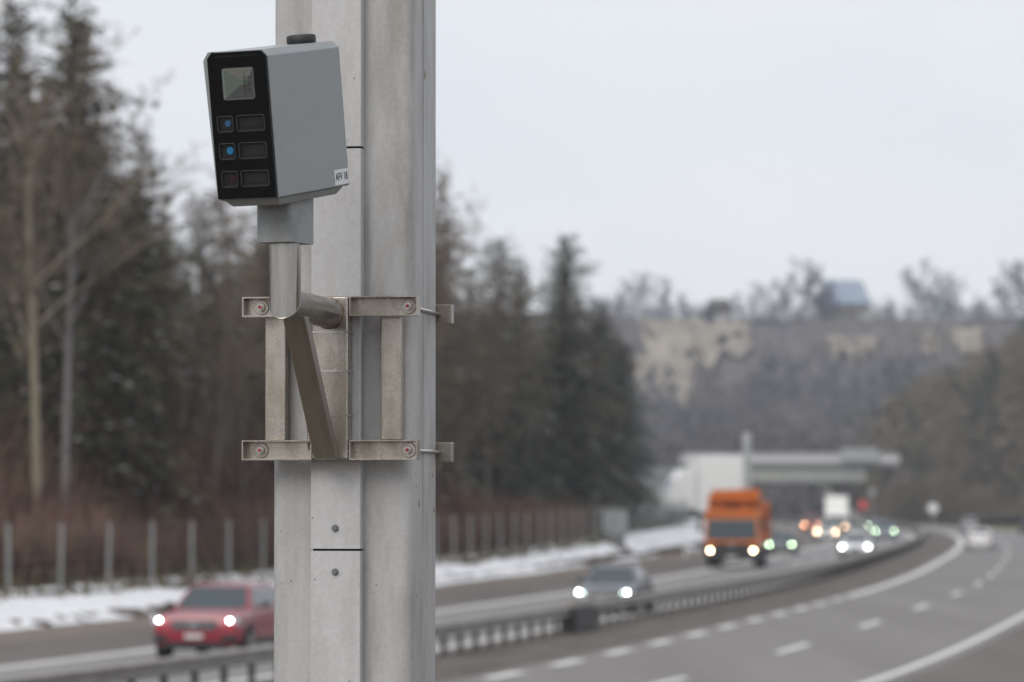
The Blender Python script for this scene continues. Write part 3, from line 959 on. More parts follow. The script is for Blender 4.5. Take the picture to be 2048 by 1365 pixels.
# ------------------------------------------------------------------ hilltop buildings
def house(name, X, D_, w_, dep, wh, rh, wallm, label, rot=0.0, roofm='roofsnow', nwin=3, eave=.6):
    z = hill_z(X, D_) + .9
    e = tag(empty(name, (X, D_, z), (0, 0, rot)), label, 'house')
    MB().box(-w_ / 2, w_ / 2, -dep / 2, dep / 2, -2.5, wh).build('wall', M[wallm], e)
    MB().prism([(-dep / 2, wh), (dep / 2, wh), (0, wh + rh - .3)], 'x', -w_ / 2 + .02, w_ / 2 - .02).build('gable', M[wallm], e)
    for sy in (-1, 1):
        y0, y1 = sy * (dep / 2 + eave), 0.0
        z0 = wh - eave * rh / (dep / 2)
        m_ = MB()
        a = (-w_ / 2 - eave, w_ / 2 + eave)
        m_.add([(a[0], y0, z0), (a[1], y0, z0), (a[1] - w_ * .18, y1, wh + rh), (a[0] + w_ * .18, y1, wh + rh),
                (a[0], y0, z0 + .3), (a[1], y0, z0 + .3), (a[1] - w_ * .18, y1, wh + rh + .3), (a[0] + w_ * .18, y1, wh + rh + .3)],
               [(0, 1, 2, 3), (4, 5, 6, 7), (0, 1, 5, 4), (1, 2, 6, 5), (2, 3, 7, 6), (3, 0, 4, 7)])
        m_.build('roof', M[roofm], e)
    for i in range(nwin):
        x = -w_ / 2 + w_ * (i + .5) / nwin
        f = MB().box(x - .75, x + .75, -dep / 2 - .08, -dep / 2 - .003, wh * .3, wh * .8).build('window', M['whitepaint'], e)
        MB().box(x - .6, x + .6, -dep / 2 - .12, -dep / 2 - .083, wh * .35, wh * .76).build('pane', M['pane'], f)
    return e
house('house', 86, 1000, 12, 9, 3.6, 5.2, 'wallcream', 'large cream house with a blue-grey hipped roof on the hill crest', .12, nwin=4, eave=1.1)
house('house', 53.5, 990, 6.0, 4.5, 2.4, 2.0, 'walldark', 'small dark timber hut at the left of the hill crest', -.1, roofm='walldark', nwin=2)
sb = tag(MB().hexa([(-3.2, -1, 0), (3.2, -1, 0), (3.2, 1.2, 0), (-3.2, 1.2, 0)], [(-2.7, -.6, 1.9), (2.8, -.5, 2.1), (2.5, .9, 2.0), (-2.5, .8, 1.7)]).build('garden_wall', M['whitepaint'], bevel=.15), 'white wall below the small hut on the crest', 'wall')
sb.location = (54.6, 984, hill_z(54.6, 984) - .1)
for X, w_, lb in ((70, 4, 'low white wall segment between hut and house on the crest'), (92, 6, 'low pale wall at the foot of the hilltop house')):
    o = tag(MB().box(-w_ / 2, w_ / 2, -.3, .3, 0, 1.5).build('garden_wall', M['whitepaint'], bevel=.05), lb, 'wall')
    o.location = (X, 985, hill_z(X, 985) - .1)

# ------------------------------------------------------------------ bridge
BD = 610.0
br = tag(empty('road_bridge', (48, BD, 0), (0, 0, R(1))), 'pale concrete overpass crossing the motorway in the distance', 'bridge')
MB().box(-21, 13, -4.5, 4.5, 9.0, 9.6).build('deck', M['concrete_d'], br, bevel=.05)
MB().prism([(-3.4, 6.6), (3.4, 6.6), (3.8, 8.98), (-3.8, 8.98)], 'x', -21, 7.8).build('girder', M['concrete'], br, bevel=.05)
for sy in (-1, 1):
    MB().box(-21, 13, sy * 4.5 - .15, sy * 4.5 + .15, 9.61, 10.7).build('parapet', M['mast'], br, bevel=.03)
    ml = MB()
    ml.tube([(-21, sy * 4.5, 11.0), (13, sy * 4.5, 11.0)], .06, 6)
    ml.build('handrail', M['mast'], br)
    pb = MB().box(-.05, .05, -.05, .05, 10.4, 11.0).build('rail_post', M['mast'], br)
    pb.location = (-20, sy * 4.5, 0)
    for i in range(1, 17):
        share('rail_post', pb.data, br, (-20 + 2 * i, sy * 4.5, 0))
MB().hexa([(3.2, -1.5, 3.6), (4.5, -1.5, 3.6), (4.5, 1.5, 3.6), (3.2, 1.5, 3.6)], [(-.6, -1.5, 6.6), (.8, -1.5, 6.6), (.8, 1.5, 6.6), (-.6, 1.5, 6.6)]).build('strut', M['concrete'], br, bevel=.05)
MB().hexa([(7, -1.5, -.2), (8.3, -1.5, -.2), (8.3, 1.5, -.2), (7, 1.5, -.2)], [(3.2, -1.5, 3.59), (4.5, -1.5, 3.59), (4.5, 1.5, 3.59), (3.2, 1.5, 3.59)]).build('pier', M['concrete'], br, bevel=.05)
MB().hexa([(-27, -5, -.5), (-19, -5, -.5), (-19, 5, -.5), (-27, 5, -.5)], [(-27, -5, 8.9), (-21.02, -5, 8.9), (-21.02, 5, 8.9), (-27, 5, 8.9)]).build('abutment', M['concrete_d'], br)
MB().hexa([(10.5, -4.4, -.5), (15, -4.4, -.5), (15, 4.4, -.5), (10.5, 4.4, -.5)], [(12, -4.4, 8.98), (15, -4.4, 8.98), (15, 4.4, 8.98), (12, 4.4, 8.98)]).build('abutment', M['walldark'], br)
sgn = tag(empty('gantry_sign', (55.0, BD - 5.2, 9.6)), 'grey sign panel mounted on the bridge parapet', 'sign')
MB().box(-3.2, 2.6, -.12, .12, .1, 2.2).build('panel', M['cabinet'], sgn, bevel=.03)
for x in (-2.4, 1.8): MB().box(x - .08, x + .08, .125, .3, -.4, 2.1).build('bracket', M['mast'], sgn)

# distant mast
ml = tag(empty('gantry_mast', (0.0611 * 300, 300, 0)), 'tall light grey steel mast rising behind the orange truck', 'mast')
MB().prism([(-.3, -.25), (-.25, -.3), (.25, -.3), (.3, -.25), (.3, .25), (.25, .3), (-.25, .3), (-.3, .25)], 'z', 0, 8.7).build('shaft', M['mast'], ml)
MB().box(-.34, .34, -.34, .34, 8.7, 8.8).build('cap', M['mast'], ml, bevel=.02)
MB().box(-.5, .5, -.5, .5, 0, .06).build('base_plate', M['mast'], ml)
MB().box(-.12, .12, -.36, -.302, .3, 8.2).build('cable_cover', M['cabinet'], ml)

# distant round signs
def round_sign(X, D_, zc, r_, label, face='signwhite', dot=None):
    e = tag(empty('road_sign', (X, D_, 0)), label, 'sign')
    MB().tube([(0, 0, 0), (0, 0, zc + r_ * .6)], .045, 8).build('pole', M['mast'], e)
    f = MB(); f.disc((0, -.06, zc), (0, -1, 0), r_, .03, 24); f.build('disc', M[face], e)
    if dot:
        f = MB(); f.disc((0, -.095, zc), (0, -1, 0), r_ * .72, .006, 24); f.build('face', M[dot], e)
round_sign(.1095 * 470, 470, 2.65, .62, 'white round sign standing alone on the right verge', 'signwhite')
round_sign(.0936 * 560, 560, 4.9, .5, 'small pale round sign under the bridge end', 'cabinet')
round_sign(.0913 * 520, 520, 3.05, .7, 'red round sign above the traffic near the bridge', 'signred')

# ------------------------------------------------------------------ cars
def wheel(parent, x, y, r_, wd, sx):
    w_ = empty('wheel', (x, y, r_)); w_.parent = parent
    t = MB(); t.tube([(-wd / 2, 0, 0), (-wd / 2 + .03, 0, 0), (wd / 2 - .03, 0, 0), (wd / 2, 0, 0)], [r_ * .93, r_, r_, r_ * .93], 20)
    t.build('tyre', M['tyre'], w_, smooth=True)
    c = MB()
    c.disc((sx * (wd / 2 + .002), 0, 0), (sx, 0, 0), r_ * .66, .012, 20)
    c.build('rim', M['rim'], w_)
    return w_

def car(name, X, D_, label, paint, L=4.5, W=1.86, H=1.45, suv=False, lamp=None, rear=False, yaw=None, belt=.92, hood=.9, lampr=.048, lamp2=None, plate=True):
    """front faces local -y"""
    h = heading(D_)
    rz = (-h) if not rear else (math.pi - h)
    e = tag(empty(name, (X, D_, 0), (0, 0, rz if yaw is None else yaw)), label, 'car')
    hw = W / 2
    f0 = -L / 2
    z0 = .29 if suv else .19
    if suv:
        st = [(0, .42, .78, .74), (.06, .3, .92, .90), (.3, z0, .99, .97), (.8, z0, 1.03, 1), (1.45, z0, 1.08, 1), (2.2, z0, 1.09, 1), (3.2, z0, 1.1, 1), (L - .3, z0 + .04, 1.1, .98), (L - .05, .3, 1.08, .93), (L, .45, 1.0, .86)]
    else:
        st = [(0, .36, .62, .70), (.08, .26, .72, .88), (.35, z0, .79, .97), (.9, z0, .85, 1), (1.5, z0, .93, 1), (2.4, z0, .94, 1), (3.3, z0, .95, 1), (L - .35, z0 + .05, .97, .97), (L - .06, .3, .95, .9), (L, .42, .86, .84)]
    b = MB()
    rings = []
    for (y, zl, zt, k) in st:
        w_ = hw * k
        half = [(w_ * .82, zl), (w_ * .97, zl + .1), (w_, zl + .32 * (zt - zl)), (w_, zl + .62 * (zt - zl)), (w_ * .96, zt - .05), (w_ * .86, zt), (w_ * .4, zt + .03)]
        ring = [(-a, f0 + y, c) for a, c in half[::-1]]
        ring = [(a, f0 + y, c) for a, c in half] + ring
        rings.append(ring)
    n = len(rings[0])
    b.v = [p for r_ in rings for p in r_]
    for i in range(len(rings) - 1):
        for j in range(n):
            b.f.append((i * n + j, i * n + (j + 1) % n, (i + 1) * n + (j + 1) % n, (i + 1) * n + j))
    b.f.append(tuple(range(n))[::-1]); b.f.append(tuple((len(rings) - 1) * n + k for k in range(n)))
    b.build('body', paint, e, smooth=True)
    # cabin
    if suv: yb0, yt0, yt1, yb1, zb = 1.25, 1.95, 4.0, L - .12, 1.06
    else: yb0, yt0, yt1, yb1, zb = 1.42, 2.15, 3.3, L - .62, .92
    bw, tw = hw * .90, hw * .68
    cab = MB()
    bot = [(-bw, f0 + yb0, zb), (bw, f0 + yb0, zb), (bw, f0 + yb1, zb), (-bw, f0 + yb1, zb)]
    top = [(-tw, f0 + yt0, H - .04), (tw, f0 + yt0, H - .04), (tw, f0 + yt1, H - .03), (-tw, f0 + yt1, H - .03)]
    cab.hexa(bot, top)
    cab.build('cabin', paint, e, bevel=.05, seg=3)
    rf = MB().hexa([(-tw * .97, f0 + yt0 + .03, H - .035), (tw * .97, f0 + yt0 + .03, H - .035), (tw * .97, f0 + yt1 - .03, H - .03), (-tw * .97, f0 + yt1 - .03, H - .03)],
                   [(-tw * .8, f0 + yt0 + .25, H + .02), (tw * .8, f0 + yt0 + .25, H + .02), (tw * .8, f0 + yt1 - .2, H + .01), (-tw * .8, f0 + yt1 - .2, H + .01)])
    rf.build('roof', paint, e, bevel=.02)
    def panel(nm, q4, off, m='carglass', ins=(.09, .1)):
        q4 = [Vector(p) for p in q4]
        nrm = (q4[1] - q4[0]).cross(q4[3] - q4[0]).normalized()
        c = lambda u, v: q4[0] * (1 - u) * (1 - v) + q4[1] * u * (1 - v) + q4[2] * u * v + q4[3] * (1 - u) * v
        a, d2 = ins
        pts = [c(a, d2), c(1 - a, d2), c(1 - a, 1 - d2), c(a, 1 - d2)]
        m_ = MB(); m_.hexa([p + nrm * .001 for p in pts], [p + nrm * off for p in pts])
        return m_.build(nm, M[m], e, bevel=.01)
    panel('windshield', [bot[0], bot[1], top[1], top[0]], .012, ins=(.05, .06))
    panel('rear_window', [bot[2], bot[3], top[3], top[2]], .012, ins=(.1, .1))
    panel('side_window', [bot[1], bot[2], top[2], top[1]], .012, ins=(.07, .14))
    panel('side_window', [bot[3], bot[0], top[0], top[3]], .012, ins=(.07, .14))
    # face
    gz0, gz1 = (.66, .86) if suv else (.40, .62)
    gw = .3 if D_ > 230 else .5
    MB().box(-hw * gw, hw * gw, f0 - .03, f0 + .12, gz0, gz1).build('grille', M['plastic'], e, bevel=.02)
    for k in range(3):
        zz = gz0 + (gz1 - gz0) * (k + .5) / 3
        MB().box(-hw * gw * .92, hw * gw * .92, f0 - .042, f0 - .031, zz - .014, zz + .014).build('grille_bar', M['chrome'], e)
    mb = MB(); mb.disc((0, f0 - .05, (gz0 + gz1) / 2), (0, -1, 0), .085, .015, 16); mb.build('emblem', M['chrome'], e)
    MB().hexa([(-hw * .8, f0 - .01, .24), (hw * .8, f0 - .01, .24), (hw * .8, f0 + .25, .24), (-hw * .8, f0 + .25, .24)], [(-hw * .62, f0 - .02, .40), (hw * .62, f0 - .02, .40), (hw * .62, f0 + .2, .40), (-hw * .62, f0 + .2, .40)]).build('lower_intake', M['plastic'], e, bevel=.02)
    for s in (-1, 1):
        MB().box(s * hw * .76 - .15, s * hw * .76 + .15, f0 - .01, f0 + .25, .40, .56).build('side_intake', M['plastic'], e, bevel=.02)
    if plate:
        MB().box(-.2, .2, f0 - .05, f0 - .035, .48 if suv else .38, .57 if suv else .46).build('licence_plate', M['plate'], e)
    lz = .86 if suv else .66
    for s in (-1, 1):
        hm = MB().hexa([(s * hw * .78 - .19, f0 + .02, lz - .08), (s * hw * .78 + .19, f0 + .10, lz - .08), (s * hw * .78 + .19, f0 + .5, lz - .08), (s * hw * .78 - .19, f0 + .4, lz - .08)],
                       [(s * hw * .78 - .19, f0 + .05, lz + .07), (s * hw * .78 + .19, f0 + .14, lz + .07), (s * hw * .78 + .19, f0 + .5, lz + .07), (s * hw * .78 - .19, f0 + .4, lz + .07)])
        hl = hm.build('headlight', M['chrome'], e, bevel=.02)
        if lamp:
            bm_ = MB(); bm_.disc((s * hw * .80, f0 + .02, lz), (0, -1, 0), lampr, .05, 16, lampr * .9)
            bm_.build('bulb', lamp, hl)
            if lamp2:
                b2 = MB(); b2.disc((s * hw * .80 - s * .13, f0 + .02, lz - .03), (0, -1, 0), lampr * .8, .04, 14)
                b2.build('bulb', lamp2, hl)
        MB().box(s * hw * .66 - .2, s * hw * .66 + .2, -f0 - .12, -f0 + .02, .8, .95).build('tail_light', M['taillight'], e, bevel=.02)
        mr = MB().hexa([(s * (hw + .02), f0 + yb0 + .45, zb + .02), (s * (hw + .2), f0 + yb0 + .5, zb + .04), (s * (hw + .2), f0 + yb0 + .66, zb + .04), (s * (hw + .02), f0 + yb0 + .66, zb + .02)],
                       [(s * (hw + .02), f0 + yb0 + .45, zb + .15), (s * (hw + .19), f0 + yb0 + .5, zb + .15), (s * (hw + .19), f0 + yb0 + .66, zb + .15), (s * (hw + .02), f0 + yb0 + .66, zb + .15)])
        mr.build('mirror', M['plastic'], e, bevel=.02)
        MB().box(s * (hw - .12) - .02, s * (hw - .12) + .14 * s + .0, f0 + yb0 + .54, f0 + yb0 + .6, zb + .03, zb + .06).build('mirror_arm', M['plastic'], e)
        wr = .36 if suv else .325
        for yy in (f0 + .88, -f0 - .85):
            ar = MB(); ar.disc((s * (hw - .1), yy, wr + .02), (s, 0, 0), wr + .07, .108, 22); ar.build('wheel_arch', M['plastic'], e)
            wheel(e, s * (hw - .085), yy, wr, .23, s)
        MB().box(s * hw - .03 if s > 0 else s * hw - .012, s * hw + .012 if s > 0 else s * hw + .03, f0 + 1.35, -f0 - 1.3, z0 + .0, z0 + .14).build('sill', M['plastic'], e, bevel=.01)
        for yy in (f0 + 2.2, f0 + 3.1):
            MB().box(s * hw - .008, s * hw + .016, yy, yy + .2, zb - .18, zb - .15).build('door_handle', M['chrome'], e)
    return e

def carpaint(name, c):
    return mat(name, c, rough=0.32, coat=0.6, metal=0.0, col2=tuple(x * .86 for x in c), scale=1.5)
cold1 = lamp_mat('cold_lamp_near', (.95, 1, 1), 26)
cold2 = lamp_mat('cold_lamp_mid', (.92, 1, .97), 44)
green3 = lamp_mat('greenish_lamp_far', (.72, 1, .62), 40)
white3 = lamp_mat('white_lamp_far', (.95, 1, .88), 46)
warm2 = lamp_mat('warm_lamp_truck', (1, .76, .45), 62)
warm3 = lamp_mat('warm_lamp_far', (1, .66, .38), 66)
warm4 = lamp_mat('amber_lamp_far', (1, .55, .28), 60)
drl = lamp_mat('running_lamp', (.7, .95, .85), 11.0)

car('suv', -6.34, 84.8, 'red SUV with lit headlights driving up beside the grey post', carpaint('red_paint', (.26, .010, .026)), L=4.63, W=1.98, H=1.60, suv=True, lamp=cold1, lampr=.03)
car('sedan', 3.2, 119.5, 'dark grey sedan with bright headlights just behind the median guardrail', carpaint('slate_paint', (.055, .062, .08)), L=4.75, W=1.86, H=1.44, lamp=cold2, lamp2=drl, lampr=.032)
car('sedan', 17.6, 250, 'dark blue car half hidden behind the orange truck', carpaint('dark_blue_paint', (.035, .05, .07)), L=4.5, W=1.83, H=1.45, lamp=green3)
car('sedan', 21.25, 237, 'white car with greenish headlights closest to the bend of the guardrail', carpaint('white_paint', (.78, .79, .84)), L=4.5, W=1.98, H=1.45, lamp=white3)
car('suv', 27.2, 332, 'white SUV with orange-tinted headlights behind the white car', carpaint('white_paint_b', (.78, .79, .8)), L=4.6, W=2.0, H=1.72, suv=True, lamp=warm3)
car('suv', 33.0, 340, 'blue-grey SUV with pale green headlights furthest right of the oncoming cars', carpaint('blue_grey_paint', (.17, .22, .27)), L=4.6, W=2.0, H=1.7, suv=True, lamp=green3)
car('suv', 33.6, 432, 'orange-red car far behind the white SUV', carpaint('orange_red_paint', (.5, .10, .03)), L=4.4, W=1.9, H=1.95, suv=True, lamp=warm4)
car('sedan', 42.5, 452, 'small grey oncoming car partly hidden behind the blue-grey SUV', carpaint('grey_paint', (.16, .17, .18)), L=4.4, W=1.8, H=1.5, lamp=green3)
car('hatchback', 33.7, 277, 'white estate car driving away in the right carriageway', carpaint('white_paint_c', (.82, .82, .83)), L=4.5, W=1.84, H=1.5, suv=True, rear=True)
car('hatchback', 51.4, 432, 'pale grey car driving away ahead of the white estate', carpaint('silver_paint', (.33, .33, .34)), L=4.5, W=1.84, H=1.7, suv=True, rear=True)
car('hatchback', 54.0, 402, 'dark car driving away at the right edge of the picture', carpaint('black_paint', (.02, .021, .03)), L=4.5, W=1.84, H=1.55, rear=True)

# ------------------------------------------------------------------ orange truck
def lorry_wheels(e, hw, ys, r_=.5):
    for s in (-1, 1):
        for y in ys: wheel(e, s * (hw - .17), y, r_, .32, s)

def cab(e, hw, f0, paint, z0=.45, z1=2.9, depth=2.2, lamp=None, lampr=.05, lowm='plastic'):
    p = [(f0 + .02, z0 + .75), (f0, z0 + 1.25), (f0 + .1, z1 - .25), (f0 + .4, z1), (f0 + depth, z1), (f0 + depth, z0 + .5), (f0 + .25, z0 + .5)]
    MB().prism(p[::-1], 'x', -hw, hw).build('cab', paint, e, bevel=.07, seg=3)
    MB().hexa([(-hw * .92, f0 - .05, z0 + .98), (hw * .92, f0 - .05, z0 + .98), (hw * .92, f0 + .2, z0 + .98), (-hw * .92, f0 + .2, z0 + .98)],
              [(-hw * .9, f0 + .03, z1 - .52), (hw * .9, f0 + .03, z1 - .52), (hw * .9, f0 + .25, z1 - .52), (-hw * .9, f0 + .25, z1 - .52)]).build('windshield', M['carglass'], e, bevel=.02)
    MB().box(-hw * .98, hw * .98, f0 - .08, f0 + .5, z0 - .1, z0 + .62).build('bumper', M[lowm], e, bevel=.05)
    MB().box(-hw * .6, hw * .6, f0 - .075, f0 + .1, z0 + .64, z0 + .80).build('grille', M['plastic'], e, bevel=.02)
    mb = MB(); mb.disc((0, f0 - .07, z0 + .72), (0, -1, 0), .12, .03, 16); mb.build('emblem', M['chrome'], e)
    for k in range(2):
        MB().box(-hw * .55, hw * .55, f0 - .1, f0 - .082, z0 + .2 + .18 * k, z0 + .26 + .18 * k).build('grille_bar', M['railpost'], e)
    MB().box(-.26, .26, f0 - .1, f0 - .083, z0 + .0, z0 + .12).build('licence_plate', M['plate'], e)
    for s in (-1, 1):
        hl = MB().box(s * hw * .80 - .2, s * hw * .80 + .2, f0 - .1, f0 - .081, z0 + .3, z0 + .54).build('headlight', M['chrome'], e, bevel=.005)
        if lamp:
            b_ = MB(); b_.disc((s * hw * .80, f0 - .102, z0 + .42), (0, -1, 0), lampr, .03, 16); b_.build('bulb', lamp, hl)
        MB().box(s * (hw + .26) - .1, s * (hw + .26) + .1, f0 + .02, f0 + .16, z1 - 1.15, z1 - .45).build('mirror', M['plastic'], e, bevel=.03)
        ma = MB(); ma.tube([(s * (hw - .02), f0 + .25, z1 - .4), (s * (hw + .26), f0 + .1, z1 - .44)], .02, 6); ma.build('mirror_arm', M['plastic'], e)
        MB().box(s * hw - .012 if s > 0 else s * hw - .006, s * hw + .006 if s > 0 else s * hw + .012, f0 + .35, f0 + 1.4, z0 + 1.1, z1 - .5).build('side_window', M['carglass'], e)
        MB().box(s * hw - .01 if s > 0 else s * hw - .02, s * hw + .02 if s > 0 else s * hw + .01, f0 + 1.25, f0 + 1.4, z0 + .92, z0 + .97).build('door_handle', M['plastic'], e)

tk = tag(empty('truck', (11.75, 200.5, 0), (0, 0, -heading(203))), 'orange tipper truck with lit warm headlights in the oncoming lane', 'truck')
hw, f0 = 1.38, -3.6
cab(tk, hw, f0, M['orange'], z0=.5, z1=3.05, lamp=warm2)
MB().hexa([(-hw * .96, f0 + .08, 2.62), (hw * .96, f0 + .08, 2.62), (hw * .96, f0 + .6, 2.62), (-hw * .96, f0 + .6, 2.62)], [(-hw * .94, f0 - .06, 2.95), (hw * .94, f0 - .06, 2.95), (hw * .94, f0 + .55, 3.02), (-hw * .94, f0 + .55, 3.02)]).build('sun_visor', M['orange'], tk, bevel=.03)
MB().box(-hw, hw, f0 + 2.4, f0 + 7.2, 1.3, 3.45).build('load_body', M['orange'], tk, bevel=.05)
MB().hexa([(-hw * .98, f0 + .75, 3.42), (hw * .98, f0 + .75, 3.42), (hw * .98, f0 + 2.6, 3.42), (-hw * .98, f0 + 2.6, 3.42)], [(-hw * .75, f0 + .55, 4.02), (hw * .98, f0 + .55, 4.08), (hw * .98, f0 + 2.6, 4.02), (-hw * .75, f0 + 2.6, 3.98)]).build('cab_guard', M['orange'], tk, bevel=.05)
for i in range(6):
    yy = f0 + 2.5 + i * .9
    for s in (-1, 1):
        MB().box(s * hw - .03 if s > 0 else s * hw - .06, s * hw + .06 if s > 0 else s * hw + .03, yy, yy + .12, 1.35, 3.4).build('rib', M['orange'], tk)
MB().box(-.45, .45, f0 + .6, f0 + 7.1, .62, 1.1).build('chassis', M['plastic'], tk)
for s in (-.6, .6):
    mb = MB(); mb.disc((s, f0 + .6, 3.06), (0, 0, 1), .1, .2, 12); mb.build('beacon', M['orange'], tk)
MB().box(-hw * .95, hw * .95, f0 + 2.3, f0 + 2.36, .7, 1.28).build('mudguard', M['plastic'], tk)
lorry_wheels(tk, hw, (f0 + 1.3, f0 + 4.9, f0 + 6.2))

# white lorry on the slip road
wl = tag(empty('lorry', (16.1, 303, 1.55), (0, 0, R(-80))), 'white lorry with a tall box body on the slip road behind the snow bank', 'lorry')
MB().box(-1.7, 1.7, -1.9, 2.3, 1.05, 5.5).build('box_body', M['whitepaint'], wl, bevel=.05)
for yy in (-1.9, .1, 2.12):
    for s in (-1, 1):
        MB().box(s * 1.7 - .01 if s > 0 else s * 1.7 - .05, s * 1.7 + .05 if s > 0 else s * 1.7 + .01, yy, yy + .15, 1.1, 5.35).build('rib', M['whitepaint'], wl)
p = [(-4.2, 1.3), (-4.25, 2.6), (-3.5, 3.7), (-2.9, 4.4), (-1.95, 4.5), (-1.95, 1.3)]
MB().prism(p[::-1], 'x', -1.6, 1.6).build('cab', M['whitepaint'], wl, bevel=.08)
MB().hexa([(-1.4, -4.26, 2.65), (1.4, -4.26, 2.65), (1.4, -4.1, 2.65), (-1.4, -4.1, 2.65)], [(-1.35, -3.6, 3.62), (1.35, -3.6, 3.62), (1.35, -3.4, 3.62), (-1.35, -3.4, 3.62)]).build('windshield', M['carglass'], wl)
MB().box(-.6, .6, -4.0, 2.2, .5, .98).build('chassis', M['concrete_d'], wl)
lorry_wheels(wl, 1.6, (-3.3, .6, 1.75), .52)

# white box van far behind the SUV
vb = tag(empty('box_truck', (.0845 * 405, 405, 0), (0, 0, -heading(405))), 'white box truck far back among the oncoming cars', 'truck')
cab(vb, 1.15, -3.4, M['whitepaint'], z0=.45, z1=2.5, lamp=warm3, lampr=.048)
MB().box(-1.22, 1.22, -1.1, 3.6, 1.0, 4.0).build('box_body', M['whitepaint'], vb, bevel=.05)
MB().box(-1.1, 1.1, -2.2, -1.12, 2.55, 3.9).build('wind_deflector', M['whitepaint'], vb, bevel=.1)
MB().box(-.4, .4, -2.8, 3.5, .55, .98).build('chassis', M['plastic'], vb)
lorry_wheels(vb, 1.15, (-2.3, 2.2), .45)

# ------------------------------------------------------------------ the grey post
PZ = -R(9.7)
PX, PY = -0.431, 9.72
post = tag(empty('gantry_post', (PX, PY, 0), (0, 0, PZ)), 'square light grey steel post with cable cover, nearest thing in view', 'post')
def rounded(w0, w1, d0, d1, r_, n=6):
    pts = []
    for cx, cy, a0 in ((w1 - r_, d0 + r_, -90), (w1 - r_, d1 - r_, 0), (w0 + r_, d1 - r_, 90), (w0 + r_, d0 + r_, 180)):
        for k in range(n + 1):
            a = R(a0 + 90 * k / n)
            pts.append((cx + r_ * math.cos(a), cy + r_ * math.sin(a)))
    return pts
POSTW, POSTD = 0.180, 0.345
MB().prism(rounded(-POSTW, POSTW, 0, POSTD, .026, 8), 'z', -0.2, 7.4).build('shaft', M['post'], post, smooth=True)
MB().box(POSTW - .002, POSTW + .0018, .148, .151, 0.0, 7.3).build('weld_seam', M['cover'], post)
MB().box(-.28, .28, -.12, .46, -.02, .03).build('base_plate', M['post'], post, bevel=.004)
MB().box(-POSTW - .01, POSTW + .01, -.01, POSTD + .01, 7.4, 7.42).build('cap', M['post'], post, bevel=.004)
cz = [0.25, 1.3, 2.3, 3.2795, 4.2955, 5.3, 6.3, 7.3]
CX0, CX1 = -.0715, .0575
for a, b in zip(cz[:-1], cz[1:]):
    cv_ = MB()
    rr = .0035
    prof = [(CX0, -.001), (CX0, -.04 + rr), (CX0 + rr * .3, -.04 + rr * .3), (CX0 + rr, -.04), (CX1 - rr, -.04), (CX1 - rr * .3, -.04 + rr * .3), (CX1, -.04 + rr), (CX1, -.001)]
    inner = [(CX1 - .004, -.001), (CX1 - .004, -.035), (CX0 + .004, -.035), (CX0 + .004, -.001)]
    cv_.prism(prof + inner, 'z', a + .0028, b - .0028)
    pn = cv_.build('cable_cover', M['cover'], post, smooth=False)
    for zz in (a + .055, b - .055):
        bo = MB()
        bo.disc((-.0075, -.0402, zz), (0, -1, 0), .0085, .004, 18)
        bo.disc((-.0075, -.0442, zz), (0, -1, 0), .0072, .005, 6, .0066)
        bo.build('bolt', M['bolt_grey'], pn, smooth=False)
MB().box(CX0 + .006, CX1 - .006, -.0335, -.0005, 0.3, 7.25).build('cable_duct', M['gap'], post)
# flaked paint marks on the side face
for (y_, z_, a, h) in ((.175, 4.50, .25, .026), (.10, 3.395, .1, .02), (.30, 3.38, 0, .018), (.06, 3.44, .3, .008), (.07, 3.16, -.3, .008), (.285, 3.47, 0, .012), (.2, 3.13, 0, .004), (.05, 3.47, 0.1, .006)):
    m_ = MB()
    pts = []
    for k in range(9):
        t = 2 * math.pi * k / 9
        rr = random.uniform(.6, 1.1)
        yy, zz = math.cos(t) * h * .28 * rr, math.sin(t) * h * .5 * rr
        pts.append((y_ + yy * math.cos(a) - zz * math.sin(a), z_ + yy * math.sin(a) + zz * math.cos(a)))
    m_.prism(pts, 'x', POSTW - .001, POSTW + .0006)
    m_.build('paint_chip', M['chip'], post)
for (x_, z_) in ((.04, 4.47), (.032, 3.86), (-.13, 3.20), (.03, 2.95), (-.06, 3.205), (.09, 3.19), (-.066, 3.36)):
    m_ = MB(); yy = -.0405 if CX0 < x_ < CX1 else -.0004
    m_.disc((x_, yy + .0004, z_), (0, -1, 0), .0022, .0006, 8); m_.build('paint_chip', M['bolt_grey'], post)

